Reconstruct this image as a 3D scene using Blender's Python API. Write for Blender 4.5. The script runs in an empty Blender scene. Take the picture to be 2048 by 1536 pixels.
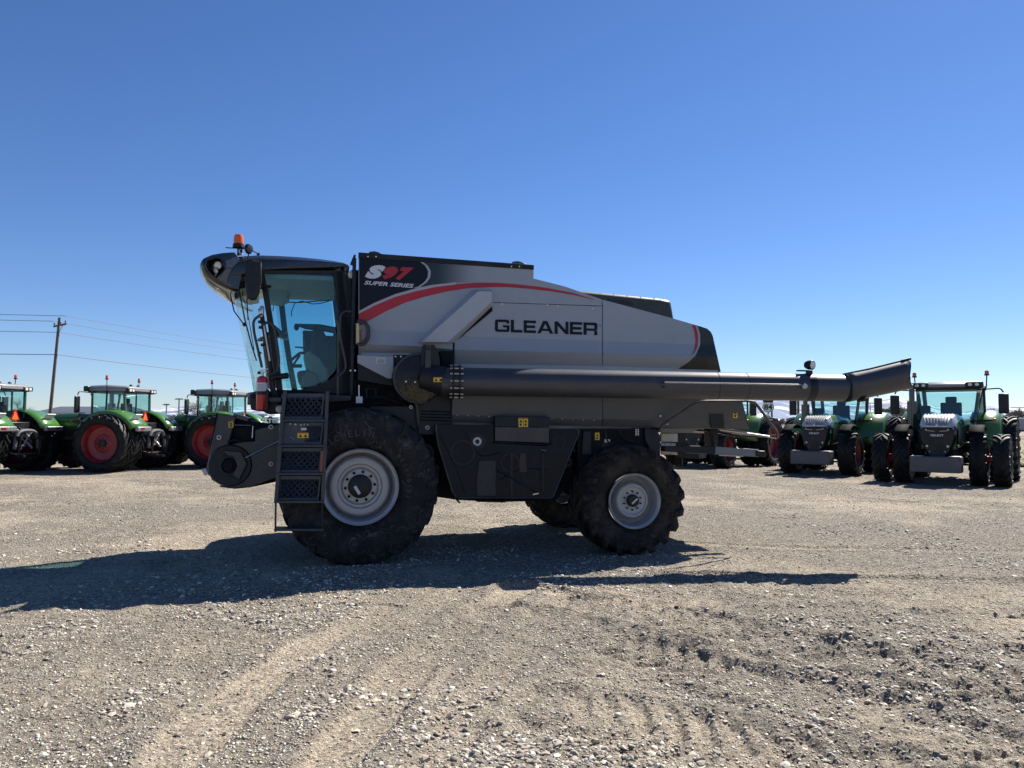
import bpy, math, random
import numpy as np
from mathutils import Vector, Matrix
R = math.radians
random.seed(7)
rng = np.random.default_rng(11)
S = bpy.context.scene
COL = S.collection

# ---------------------------------------------------------------- camera, sky, sun, exposure
FPX, CU, CV = 1539.0, 1024.0, 768.0          # focal length and centre in photo pixels (2048 wide)
CAM_H = 1.75
PITCH, ROLL = math.degrees(math.atan(80 / FPX)), 0.25
cd = bpy.data.cameras.new('camera'); cam = bpy.data.objects.new('camera', cd); COL.objects.link(cam)
cd.sensor_width = 36; cd.lens = 36 * FPX / 2048; cd.clip_start = .05; cd.clip_end = 60000
CM = Matrix.Rotation(R(90 + PITCH), 4, 'X') @ Matrix.Rotation(R(ROLL), 4, 'Z')
cam.matrix_world = Matrix.Translation((0, 0, CAM_H)) @ CM
S.camera = cam

SUN_EL, SUN_AZ = 46.0, 43.5                   # azimuth measured from +Y towards +X
w = bpy.data.worlds.new('World'); S.world = w; w.use_nodes = True
nt = w.node_tree; bg = nt.nodes['Background']
sky = nt.nodes.new('ShaderNodeTexSky'); sky.sky_type = 'NISHITA'; sky.sun_disc = False
sky.sun_elevation = R(SUN_EL); sky.sun_rotation = R(SUN_AZ)
sky.altitude = 1200; sky.air_density = 1.0; sky.dust_density = 0.2; sky.ozone_density = 3.5
hs_ = nt.nodes.new('ShaderNodeHueSaturation'); hs_.inputs['Saturation'].default_value = 1.14      # camera white balance for the whole sky
wb = nt.nodes.new('ShaderNodeMix'); wb.data_type = 'RGBA'; wb.blend_type = 'MULTIPLY'; wb.inputs['Factor'].default_value = 1; wb.inputs['B'].default_value = (.96, .99, 1.18, 1)
nt.links.new(sky.outputs[0], hs_.inputs['Color']); nt.links.new(hs_.outputs[0], wb.inputs['A']); nt.links.new(wb.outputs['Result'], bg.inputs[0]); bg.inputs[1].default_value = 0.0535
sd = bpy.data.lights.new('sun', 'SUN'); sun = bpy.data.objects.new('sun', sd); COL.objects.link(sun)
sd.energy = 5.0; sd.angle = R(.53); sd.color = (1, .95, .87)
sdir = Vector((math.sin(R(SUN_AZ)) * math.cos(R(SUN_EL)), math.cos(R(SUN_AZ)) * math.cos(R(SUN_EL)), math.sin(R(SUN_EL))))
sun.rotation_euler = sdir.to_track_quat('Z', 'Y').to_euler(); sun.location = (0, 0, 30)
S.view_settings.view_transform = 'Standard'; S.view_settings.look = 'None'
S.view_settings.exposure = 1.0; S.view_settings.gamma = 1; S.view_settings.use_curve_mapping = False
S.cycles.max_bounces = 8; S.cycles.transparent_max_bounces = 16

# ---------------------------------------------------------------- measuring from the photograph
ORG = Vector((-1.87, 9.45, 0)); YAW = 13.5     # combine frame: x to its tail, y away from camera
CX = Vector((math.cos(R(YAW)), math.sin(R(YAW)), 0)); CY = Vector((-math.sin(R(YAW)), math.cos(R(YAW)), 0))
def ray(u, v):
    return (CM.to_3x3() @ Vector(((u - CU) / FPX, -(v - CV) / FPX, -1)))
def P(u, v, y):
    """photo pixel -> point in the combine's own frame on the upright plane y"""
    d = ray(u, v); o = Vector((0, 0, CAM_H)) - ORG
    t = (y - o.dot(CY)) / d.dot(CY)
    p = o + d * t
    return Vector((p.dot(CX), y, p.z))
def G(u, v, z=0):
    """photo pixel -> world point on the level z"""
    d = ray(u, v); t = (z - CAM_H) / d.z
    return Vector((d.x * t, d.y * t, z))
def W(u, v, D):
    """photo pixel -> world point D metres ahead of the camera"""
    d = ray(u, v); t = D / d.y
    return Vector((d.x * t, D, CAM_H + d.z * t))

# ---------------------------------------------------------------- materials
MATS = {}
def N(nt, t, **k):
    n = nt.nodes.new(t)
    for a, b in k.items(): setattr(n, a, b)
    return n
def mat(name, col, rough=.5, metal=0, var=.12, vscale=6, dust=0, dustcol=(.26, .22, .17), bump=0, bscale=40, coat=0, spec=.5, emit=None, alpha=None, dscale=3.0, subsurface=0, scr=0):
    if name in MATS: return MATS[name]
    m = bpy.data.materials.new(name); m.use_nodes = True; t = m.node_tree; b = t.nodes['Principled BSDF']
    L = t.links.new
    b.inputs['Roughness'].default_value = rough; b.inputs['Metallic'].default_value = metal
    b.inputs['Specular IOR Level'].default_value = spec; b.inputs['Coat Weight'].default_value = coat
    b.inputs['Coat Roughness'].default_value = .08
    tc = N(t, 'ShaderNodeTexCoord')
    n1 = N(t, 'ShaderNodeTexNoise'); n1.inputs['Scale'].default_value = vscale; n1.inputs['Detail'].default_value = 6; n1.inputs['Roughness'].default_value = .62
    L(tc.outputs['Object'], n1.inputs['Vector'])
    mr = N(t, 'ShaderNodeMapRange'); mr.inputs['From Min'].default_value = .3; mr.inputs['From Max'].default_value = .7
    mr.inputs['To Min'].default_value = 1 - var; mr.inputs['To Max'].default_value = 1 + var
    L(n1.outputs['Fac'], mr.inputs['Value'])
    mx = N(t, 'ShaderNodeVectorMath', operation='SCALE'); mx.inputs[0].default_value = col[:3]; L(mr.outputs[0], mx.inputs['Scale'])
    out = mx.outputs[0]
    if dust > 0:
        n2 = N(t, 'ShaderNodeTexNoise'); n2.inputs['Scale'].default_value = dscale; n2.inputs['Detail'].default_value = 10; n2.inputs['Roughness'].default_value = .7
        L(tc.outputs['Object'], n2.inputs['Vector'])
        r2 = N(t, 'ShaderNodeMapRange'); r2.inputs['From Min'].default_value = .46; r2.inputs['From Max'].default_value = .72
        r2.inputs['To Min'].default_value = dust * .06; r2.inputs['To Max'].default_value = dust
        L(n2.outputs['Fac'], r2.inputs['Value'])
        m2 = N(t, 'ShaderNodeMix', data_type='RGBA'); L(r2.outputs[0], m2.inputs['Factor']); L(out, m2.inputs['A']); m2.inputs['B'].default_value = (*dustcol, 1)
        out = m2.outputs['Result']
        r3 = N(t, 'ShaderNodeMapRange'); r3.inputs['To Min'].default_value = rough; r3.inputs['To Max'].default_value = min(1, rough + .45)
        L(r2.outputs[0], r3.inputs['Value']); L(r3.outputs[0], b.inputs['Roughness'])
    if scr:                                                   # thin pale scuffs and scratches
        n4 = N(t, 'ShaderNodeTexNoise'); n4.inputs['Scale'].default_value = 2.6; n4.inputs['Detail'].default_value = 3; n4.inputs['Distortion'].default_value = 1.6; L(tc.outputs['Object'], n4.inputs['Vector'])
        s1 = N(t, 'ShaderNodeMath', operation='SUBTRACT'); s1.inputs[1].default_value = .5; L(n4.outputs['Fac'], s1.inputs[0]); s2 = N(t, 'ShaderNodeMath', operation='ABSOLUTE'); L(s1.outputs[0], s2.inputs[0])
        r5 = N(t, 'ShaderNodeMapRange'); r5.inputs['From Min'].default_value = .002; r5.inputs['From Max'].default_value = .009; r5.inputs['To Min'].default_value = scr; r5.inputs['To Max'].default_value = 0; L(s2.outputs[0], r5.inputs['Value'])
        ml = N(t, 'ShaderNodeMath', operation='MULTIPLY'); L(r5.outputs[0], ml.inputs[0]); L(n1.outputs['Fac'], ml.inputs[1])
        m4 = N(t, 'ShaderNodeMix', data_type='RGBA'); L(ml.outputs[0], m4.inputs['Factor']); L(out, m4.inputs['A']); m4.inputs['B'].default_value = (.20, .18, .16, 1); out = m4.outputs['Result']
    L(out, b.inputs['Base Color'])
    if bump > 0:
        n3 = N(t, 'ShaderNodeTexNoise'); n3.inputs['Scale'].default_value = bscale; n3.inputs['Detail'].default_value = 5
        L(tc.outputs['Object'], n3.inputs['Vector'])
        bp = N(t, 'ShaderNodeBump'); bp.inputs['Strength'].default_value = bump; bp.inputs['Distance'].default_value = .02
        L(n3.outputs['Fac'], bp.inputs['Height']); L(bp.outputs[0], b.inputs['Normal'])
    if emit: b.inputs['Emission Color'].default_value = (*emit[:3], 1); b.inputs['Emission Strength'].default_value = emit[3]
    if subsurface: b.inputs['Transmission Weight'].default_value = subsurface
    MATS[name] = m
    return m
def glass(name, tint, refl=.12, grime=.04):
    m = bpy.data.materials.new(name); m.use_nodes = True; t = m.node_tree; t.nodes.clear(); L = t.links.new
    o = N(t, 'ShaderNodeOutputMaterial'); tr = N(t, 'ShaderNodeBsdfTransparent'); tr.inputs[0].default_value = (*tint, 1)
    gl = N(t, 'ShaderNodeBsdfGlossy'); gl.inputs['Roughness'].default_value = .02; gl.inputs['Color'].default_value = (.9, .95, .95, 1)
    fr = N(t, 'ShaderNodeLayerWeight'); pw = N(t, 'ShaderNodeMath', operation='POWER'); pw.inputs[1].default_value = 4.5; L(fr.outputs['Facing'], pw.inputs[0]); fr.inputs['Blend'].default_value = .5
    ad = N(t, 'ShaderNodeMath', operation='MULTIPLY_ADD'); ad.inputs[1].default_value = .8; ad.inputs[2].default_value = refl * .5; L(pw.outputs[0], ad.inputs[0])
    ms = N(t, 'ShaderNodeMixShader'); L(ad.outputs[0], ms.inputs[0]); L(tr.outputs[0], ms.inputs[1]); L(gl.outputs[0], ms.inputs[2])
    df = N(t, 'ShaderNodeBsdfDiffuse'); df.inputs[0].default_value = (.5, .5, .46, 1)
    tc = N(t, 'ShaderNodeTexCoord'); n = N(t, 'ShaderNodeTexNoise'); n.inputs['Scale'].default_value = 2.2; n.inputs['Detail'].default_value = 8; L(tc.outputs['Object'], n.inputs['Vector'])
    mr = N(t, 'ShaderNodeMapRange'); mr.inputs['From Min'].default_value = .4; mr.inputs['From Max'].default_value = .7; mr.inputs['To Max'].default_value = grime; L(n.outputs['Fac'], mr.inputs['Value'])
    m2 = N(t, 'ShaderNodeMixShader'); L(mr.outputs[0], m2.inputs[0]); L(ms.outputs[0], m2.inputs[1]); L(df.outputs[0], m2.inputs[2])
    L(m2.outputs[0], o.inputs[0]); MATS[name] = m
    return m
M_SILVER = mat('silver_paint', (.31, .335, .365), .34, 0, .05, 2, dust=.10, coat=.25, dscale=1.6)
M_SILVER2 = mat('silver_paint_light', (.38, .40, .43), .36, 0, .05, 2, dust=.10, coat=.2)
M_SILVERL = mat('silver_decal', (.38, .39, .41), .35, 0, .02)
M_NAVY = mat('black_decal', (.003, .007, .016), .4, 0, .05, dust=.01, spec=.25)
M_CAPB = mat('dark_green_black_panel', (.014, .019, .018), .4, 0, .1, dust=.10)
M_RED = mat('red_decal', (.42, .012, .022), .35, 0, .05)
M_REDP = mat('red_painted_steel', (.40, .018, .022), .38, 0, .08, coat=.3)
M_WHITE = mat('white_lettering', (.62, .63, .66), .4, 0, .03)
M_LETTER = mat('black_lettering', (.006, .012, .020), .5, 0, .03, spec=.2)
M_GREY = mat('charcoal_painted_steel', (.030, .032, .037), .36, 0, .12, 3, dust=.14, coat=.12, spec=.4)
M_GREYP = mat('charcoal_auger_paint', (.038, .042, .050), .40, 0, .05, 3, dust=.05, coat=.1)
M_DARK = mat('dark_steel', (.010, .012, .017), .42, 0, .15, dust=.07, spec=.3)
M_NAVYST = mat('navy_black_steel', (.006, .009, .016), .38, 0, .15, dust=.04, spec=.3)
M_BLACK = mat('black_plastic', (.008, .009, .010), .38, 0, .1, dust=.08, spec=.35)
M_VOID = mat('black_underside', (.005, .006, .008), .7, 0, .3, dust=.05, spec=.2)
M_GLOSSB = mat('glossy_black_plastic', (.013, .015, .016), .2, 0, .05, dust=.06, coat=.5)
M_RUB = mat('tyre_rubber', (.012, .013, .015), .6, 0, .2, 8, dust=.50, dustcol=(.10, .09, .08), bump=.5, bscale=60, dscale=5, spec=.18, scr=.7)
M_RUBM = mat('muddy_tyre_rubber', (.016, .0155, .015), .75, 0, .2, 8, dust=.62, dustcol=(.115, .09, .068), bump=.8, bscale=45, dscale=5, spec=.18, scr=.4)
M_RUBT = mat('tractor_tyre_rubber', (.009, .010, .011), .55, 0, .2, 8, spec=.2, dust=.14, dustcol=(.16, .14, .11))
M_RIM = mat('silver_rim_paint', (.36, .36, .365), .34, .2, .05, 3, dust=.08)
M_RIMRED = mat('red_rim_paint', (.24, .009, .013), .4, 0, .08, dust=.12)
M_STEEL = mat('bare_steel', (.52, .51, .49), .3, .9, .1)
M_ZINC = mat('zinc_plate', (.50, .50, .47), .45, .4, .1, dust=.1)
M_CREAM = mat('pale_plastic', (.62, .60, .52), .5, 0, .05)
M_YEL = mat('yellow_label', (.72, .50, .05), .5, 0, .05)
M_WLAB = mat('white_label', (.62, .63, .62), .5, 0, .04)
M_AMBER = mat('amber_lens', (.85, .16, .01), .25, 0, .05, coat=.5, subsurface=.35)
M_LAMP = mat('lamp_glass', (.70, .69, .62), .15, 0, .12, 25, coat=.6)
M_BEIGE = mat('beige_lining', (.46, .47, .43), .8, 0, .08)
M_SEAT = mat('grey_upholstery', (.05, .058, .07), .85, 0, .12)
M_GREEN = mat('sunlit_fender_green', (.055, .165, .026), .28, 0, .05, coat=.5, dust=.06)  # fender green, lightened towards its sunlit look
M_GREEND = mat('dark_green_tractor_paint', (.014, .060, .022), .3, 0, .05, coat=.5, dust=.08)
M_ROOF = mat('pale_roof_plastic', (.22, .225, .235), .4, 0, .05, dust=.05)
M_GREYBOX = mat('grey_weight_paint', (.072, .076, .086), .5, 0, .08, dust=.12)
M_SMV = mat('orange_reflector', (.95, .13, .02), .5, 0, .03)
M_TAIL = mat('red_lens', (.35, .01, .01), .2, 0, .03, coat=.5)
M_EXT = mat('red_extinguisher_paint', (.50, .012, .02), .28, 0, .04, coat=.5)
M_WOOD = mat('weathered_wood', (.095, .080, .066), .85, 0, .25, 4)
M_WIRE = mat('wire_metal', (.05, .05, .055), .6, 0, .1)
M_GALV = mat('galvanised_steel', (.30, .31, .32), .5, .5, .1)
M_GLASS = glass('cab_glass', (.68, .86, .88), .06, .012)
M_GLASSW = glass('windshield_glass', (.76, .90, .88), .08, .07)
M_GLASST = glass('tractor_glass', (.66, .86, .86), .1, .03)

# ---------------------------------------------------------------- mesh building
def basis(d):
    d = Vector(d).normalized(); a = Vector((0, 0, 1)) if abs(d.z) < .9 else Vector((1, 0, 0))
    x = d.cross(a).normalized(); return x, d.cross(x).normalized(), d
class MB:
    def __init__(s): s.v = []; s.f = []; s.m = []; s.k = 0
    def add(s, vs, fs, k=None):
        o = len(s.v); s.v += [tuple(p) for p in vs]; s.f += [tuple(i + o for i in f) for f in fs]
        s.m += [s.k if k is None else k] * len(fs); return s
    def box(s, c, d, rot=None, k=None):
        vs = []
        for x in (-.5, .5):
            for y in (-.5, .5):
                for z in (-.5, .5):
                    p = Vector((x * d[0], y * d[1], z * d[2]))
                    if rot is not None: p = rot @ p
                    vs.append(Vector(c) + p)
        return s.add(vs, [(0, 1, 3, 2), (4, 6, 7, 5), (0, 4, 5, 1), (2, 3, 7, 6), (0, 2, 6, 4), (1, 5, 7, 3)], k)
    def b2(s, a, b, k=None):
        a = Vector(a); b = Vector(b); return s.box((a + b) / 2, [abs(q) for q in (b - a)], None, k)
    def cyl(s, a, b, r, seg=16, r2=None, caps=True, k=None):
        a = Vector(a); b = Vector(b); x, y, _ = basis(b - a); r2 = r if r2 is None else r2; vs = []
        for p, q in ((a, r), (b, r2)):
            for i in range(seg):
                t = 2 * math.pi * i / seg; vs.append(p + (x * math.cos(t) + y * math.sin(t)) * q)
        fs = [(i, i + seg, (i + 1) % seg + seg, (i + 1) % seg) for i in range(seg)]
        if caps: fs += [tuple(range(seg)), tuple(range(2 * seg - 1, seg - 1, -1))]
        return s.add(vs, fs, k)
    def tube(s, pts, r, seg=8, k=None, round_=0):
        pts = [Vector(p) for p in pts]
        if round_ and len(pts) > 2:
            q = [pts[0]]
            for i in range(1, len(pts) - 1):
                a = (pts[i - 1] - pts[i]); b = (pts[i + 1] - pts[i]); l = min(round_, a.length * .45, b.length * .45)
                p0 = pts[i] + a.normalized() * l; p1 = pts[i] + b.normalized() * l
                for j in range(5):
                    t = j / 4; q.append(p0 * (1 - t) ** 2 + pts[i] * 2 * t * (1 - t) + p1 * t * t)
            pts = q + [pts[-1]]
        vs = []; n = len(pts); px = None
        for i, p in enumerate(pts):
            d = (pts[min(i + 1, n - 1)] - pts[max(i - 1, 0)]).normalized()
            if px is None: x, y, _ = basis(d)
            else:
                x = (px - d * px.dot(d)).normalized(); y = d.cross(x)
            px = x; rr = r[i] if isinstance(r, (list, tuple)) else r
            for j in range(seg):
                t = 2 * math.pi * j / seg; vs.append(p + (x * math.cos(t) + y * math.sin(t)) * rr)
        fs = [(i * seg + j, (i + 1) * seg + j, (i + 1) * seg + (j + 1) % seg, i * seg + (j + 1) % seg) for i in range(n - 1) for j in range(seg)]
        fs += [tuple(range(seg)), tuple(range(n * seg - 1, (n - 1) * seg - 1, -1))]
        return s.add(vs, fs, k)
    def prism(s, pts, off, k=None):
        n = len(pts); pts = [Vector(p) for p in pts]; off = Vector(off)
        vs = pts + [p + off for p in pts]
        return s.add(vs, [tuple(range(n)), tuple(range(2 * n - 1, n - 1, -1))] + [(i, i + n, (i + 1) % n + n, (i + 1) % n) for i in range(n)], k)
    def lathe(s, prof, o, ax, seg=48, k=None, closed=False):
        x, y, d = basis(ax); o = Vector(o); vs = []
        for (r, h) in prof:
            for i in range(seg):
                t = 2 * math.pi * i / seg; vs.append(o + d * h + (x * math.cos(t) + y * math.sin(t)) * r)
        n = len(prof); fs = []
        for a in range(n if closed else n - 1):
            b = (a + 1) % n
            fs += [(a * seg + i, b * seg + i, b * seg + (i + 1) % seg, a * seg + (i + 1) % seg) for i in range(seg)]
        return s.add(vs, fs, k)
    def loft(s, rings, caps=True, closed=True, k=None):
        n = len(rings[0]); vs = [Vector(p) for r in rings for p in r]; fs = []
        for a in range(len(rings) - 1):
            for i in range(n if closed else n - 1):
                fs.append((a * n + i, (a + 1) * n + i, (a + 1) * n + (i + 1) % n, a * n + (i + 1) % n))
        if caps: fs += [tuple(range(n)), tuple(range(len(vs) - 1, len(vs) - n - 1, -1))]
        return s.add(vs, fs, k)
    def sph(s, c, r, seg=14, rows=8, sc=(1, 1, 1), k=None):
        pr = []
        for i in range(rows + 1):
            t = math.pi * i / rows; pr.append([Vector(c) + Vector((max(.001, math.sin(t)) * math.cos(2 * math.pi * j / seg) * r * sc[0], max(.001, math.sin(t)) * math.sin(2 * math.pi * j / seg) * r * sc[1], math.cos(t) * r * sc[2])) for j in range(seg)])
        return s.loft(pr, True, True, k)
    def mesh(s, name, mats, smooth=35):
        me = bpy.data.meshes.new(name); me.from_pydata(s.v, [], s.f)
        for m in (mats if isinstance(mats, (list, tuple)) else [mats]): me.materials.append(m)
        me.polygons.foreach_set('material_index', s.m)
        me.update()
        import bmesh as _b
        bm = _b.new(); bm.from_mesh(me); _b.ops.recalc_face_normals(bm, faces=bm.faces); bm.to_mesh(me); bm.free()
        if smooth:
            me.polygons.foreach_set('use_smooth', [True] * len(me.polygons)); me.set_sharp_from_angle(angle=R(smooth))
        return me
    def build(s, name, mats, parent=None, smooth=35, bevel=0, solid=0, label=None):
        o = bpy.data.objects.new(name, s.mesh(name, mats, smooth)); COL.objects.link(o)
        if parent is not None: o.parent = parent
        if solid:
            md = o.modifiers.new('solid', 'SOLIDIFY'); md.thickness = solid; md.offset = 0
        if bevel:
            md = o.modifiers.new('bevel', 'BEVEL'); md.width = bevel; md.segments = 2; md.limit_method = 'ANGLE'; md.angle_limit = R(40)
            md.harden_normals = False
        if label: o['label'] = label
        return o
def tag(o, label=None, cat=None, group=None, kind=None):
    if label: o['label'] = label
    if cat: o['category'] = cat
    if group: o['group'] = group
    if kind: o['kind'] = kind
    return o
def empty(name, loc=(0, 0, 0), rz=0, parent=None):
    o = bpy.data.objects.new(name, None); COL.objects.link(o); o.location = loc; o.rotation_euler = (0, 0, rz); o.empty_display_size = .2
    if parent is not None: o.parent = parent
    return o
def copy_tree(o, parent=None):
    c = o.copy(); COL.objects.link(c)
    if parent is not None: c.parent = parent
    for ch in list(o.children): copy_tree(ch, c)
    return c
def share(o, name=None, loc=None, rot=None, parent=None):
    c = o.copy(); COL.objects.link(c)
    if loc is not None: c.location = loc
    if rot is not None: c.rotation_euler = rot
    if parent is not None: c.parent = parent
    return c
def outl(pix, y): return [P(u, v, y) for u, v in pix]
def slab(pix, y0, y1, mb=None, k=None):
    mb = mb or MB(); return mb.prism(outl(pix, y0), (0, y1 - y0, 0), k)
def text_obj(string, corners, m, name, parent, bold=0.02, shear=0, thick=.003, label=None):
    """flat print: the word fitted between four corners (top-left, top-right, bottom-right, bottom-left)"""
    c = bpy.data.curves.new('t', 'FONT'); c.body = string; c.size = 1; c.offset = bold; c.shear = shear; c.resolution_u = 3
    o = bpy.data.objects.new('t', c); COL.objects.link(o); bpy.context.view_layer.update()
    me = bpy.data.meshes.new_from_object(o.evaluated_get(bpy.context.evaluated_depsgraph_get())); bpy.data.objects.remove(o); bpy.data.curves.remove(c)
    n = len(me.vertices); a = np.zeros(n * 3); me.vertices.foreach_get('co', a); a = a.reshape(-1, 3)
    lo = a.min(0); hi = a.max(0); st = (a - lo) / np.maximum(hi - lo, 1e-6)
    tl, tr, br, bl = [np.array(q) for q in corners]; s_, t_ = st[:, :1], st[:, 1:2]
    q = (bl * (1 - s_) + br * s_) * (1 - t_) + (tl * (1 - s_) + tr * s_) * t_
    me.vertices.foreach_set('co', q.astype('f').ravel()); me.update(); me.materials.clear(); me.materials.append(m); me.name = name
    ob = bpy.data.objects.new(name, me); COL.objects.link(ob); ob.parent = parent
    if label: ob['label'] = label
    return ob
# ---------------------------------------------------------------- ground
def hash2(ix, iy, seed):
    h = (ix.astype(np.int64) * 374761393 + iy.astype(np.int64) * 668265263 + seed * 1442695041) & 0x7fffffff
    h = ((h ^ (h >> 13)) * 1274126177) & 0x7fffffff
    h = (h ^ (h >> 16)) & 0xffff
    return h / 65535.0
def vnoise(x, y, seed=0):
    ix = np.floor(x); iy = np.floor(y); fx = x - ix; fy = y - iy
    fx = fx * fx * (3 - 2 * fx); fy = fy * fy * (3 - 2 * fy)
    a = hash2(ix, iy, seed); b = hash2(ix + 1, iy, seed); c = hash2(ix, iy + 1, seed); d = hash2(ix + 1, iy + 1, seed)
    return (a * (1 - fx) + b * fx) * (1 - fy) + (c * (1 - fx) + d * fx) * fy - .5
def rotn(x, y, wl, seed):
    a = seed * 1.3; c, s_ = math.cos(a), math.sin(a)
    return vnoise((x * c - y * s_) / wl + 31.7 * seed, (x * s_ + y * c) / wl + 17.3, seed)
def sstep(e0, e1, x):
    t = np.clip((x - e0) / (e1 - e0), 0, 1); return t * t * (3 - 2 * t)
# wheel tracks: photo pixels on the ground, half width, depth, lug prints
TRK = [([(560, 1620), (700, 1480), (830, 1330), (960, 1230), (1040, 1180)], .20, .022, 0),
       ([(800, 1620), (900, 1480), (985, 1350), (1080, 1240), (1120, 1190)], .16, .016, 0),
       ([(240, 1620), (420, 1440), (620, 1290), (760, 1220)], .20, .012, 0),
       ([(1020, 1235), (1240, 1290), (1500, 1360), (1800, 1440), (2200, 1560)], .34, .024, 1),
       ([(1180, 1210), (1480, 1270), (1800, 1330), (2300, 1430)], .34, .026, 1),
       ([(1120, 1420), (1400, 1480), (1700, 1540), (2000, 1640)], .36, .024, 1),
       ([(1330, 1150), (1560, 1158), (1800, 1163), (2300, 1168)], .12, .03, 0),
       ([(1250, 1085), (1600, 1100), (2300, 1110)], .16, .014, 0),
       ([(-200, 1015), (150, 1000), (330, 985), (560, 972)], .22, .025, 0),
       ([(-200, 985), (200, 972), (560, 955)], .22, .02, 0),
       ([(1400, 1000), (1700, 1003), (2200, 1015)], .25, .015, 0)]
TRK = [([G(u, v) for u, v in p], a, b, c) for p, a, b, c in TRK]
def ground_h(x, y, full=True):
    """height, compaction with pale ridge crests 0..1"""
    h = rotn(x, y, 7, 1) * .05 + rotn(x, y, 2.6, 2) * .022
    rough = (.75 + .9 * (rotn(x, y, 2.2, 3) + rotn(x, y, .8, 4) * .6)) * (1 + .9 * sstep(.2, 2.2, x) * (1 - sstep(7, 10, y)))
    small = rotn(x, y, .9, 5) * .016 + rotn(x, y, .33, 6) * .014 + rotn(x, y, .13, 7) * .011 + rotn(x, y, .055, 8) * .010
    comp = np.clip(.38 + rotn(x, y, 2.4, 9) * 1.0 + rotn(x, y, .8, 10) * .8 + rotn(x, y, .3, 15) * .5 - .12 * sstep(.2, 2.2, x), 0, 1)
    dh = np.zeros_like(x)
    for pts, hw, dep, lug in TRK:
        bd = np.full(x.shape, 1e9); sl = np.zeros_like(x); sg = np.zeros_like(x); acc = 0
        for a, b in zip(pts[:-1], pts[1:]):
            ex, ey = b.x - a.x, b.y - a.y; L = math.hypot(ex, ey); ex /= L; ey /= L
            t = np.clip((x - a.x) * ex + (y - a.y) * ey, 0, L)
            cx_, cy_ = x - a.x - t * ex, y - a.y - t * ey; d = np.hypot(cx_, cy_); m = d < bd
            bd = np.where(m, d, bd); sl = np.where(m, acc + t, sl); sg = np.where(m, np.sign(cx_ * ey - cy_ * ex), sg); acc += L
        bd = bd + rotn(x, y, .5, 12) * .10
        inn = 1 - sstep(hw * .75, hw * 1.1, bd)
        rim = np.exp(-((bd - hw * 1.25) / .07) ** 2)
        f = .75 + rotn(x, y, 1.6, 13) * 1.1
        f = np.clip(f, .3, 1.25)
        dh += (-dep * 1.5 * inn + dep * 1.5 * rim) * f
        if lug:
            ph = sl / .20 + bd * sg * 0 + bd * 2.6
            dh += inn * f * .030 * (np.clip(np.sin(ph * 2 * np.pi) * 1.6, -1, 1)) * np.clip(rotn(x, y, .9, 14) * 3 + .8, .25, 1)
        else:
            comp = np.maximum(comp, inn * .95 * f); rough = rough * (1 - .55 * inn * f)
    # churned, crescent shaped ridges in the soft ground on the right, crests made paler
    wx = x + rotn(x, y, .7, 31) * .5; wy = y + rotn(x, y, .6, 32) * .22
    rd = 1 - np.abs(vnoise(wx / .55 + 5, wy / .17 + 9, 33)) * 2; rd = np.clip(rd - .45, 0, 1) * 1.8
    soft = sstep(.3, 2.0, x) * (1 - sstep(8.0, 9.5, y + x * .15)) * np.clip(rotn(x, y, 1.3, 34) * 2.0 + .8, .15, 1)
    dh += rd * soft * .034; comp = np.clip(comp + rd * soft * .45, 0, 1)  # crests take the paler ground tone too
    return h + small * 1.6 * np.clip(rough, .25, 2.8) + dh, np.clip(comp, 0, 1)
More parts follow.
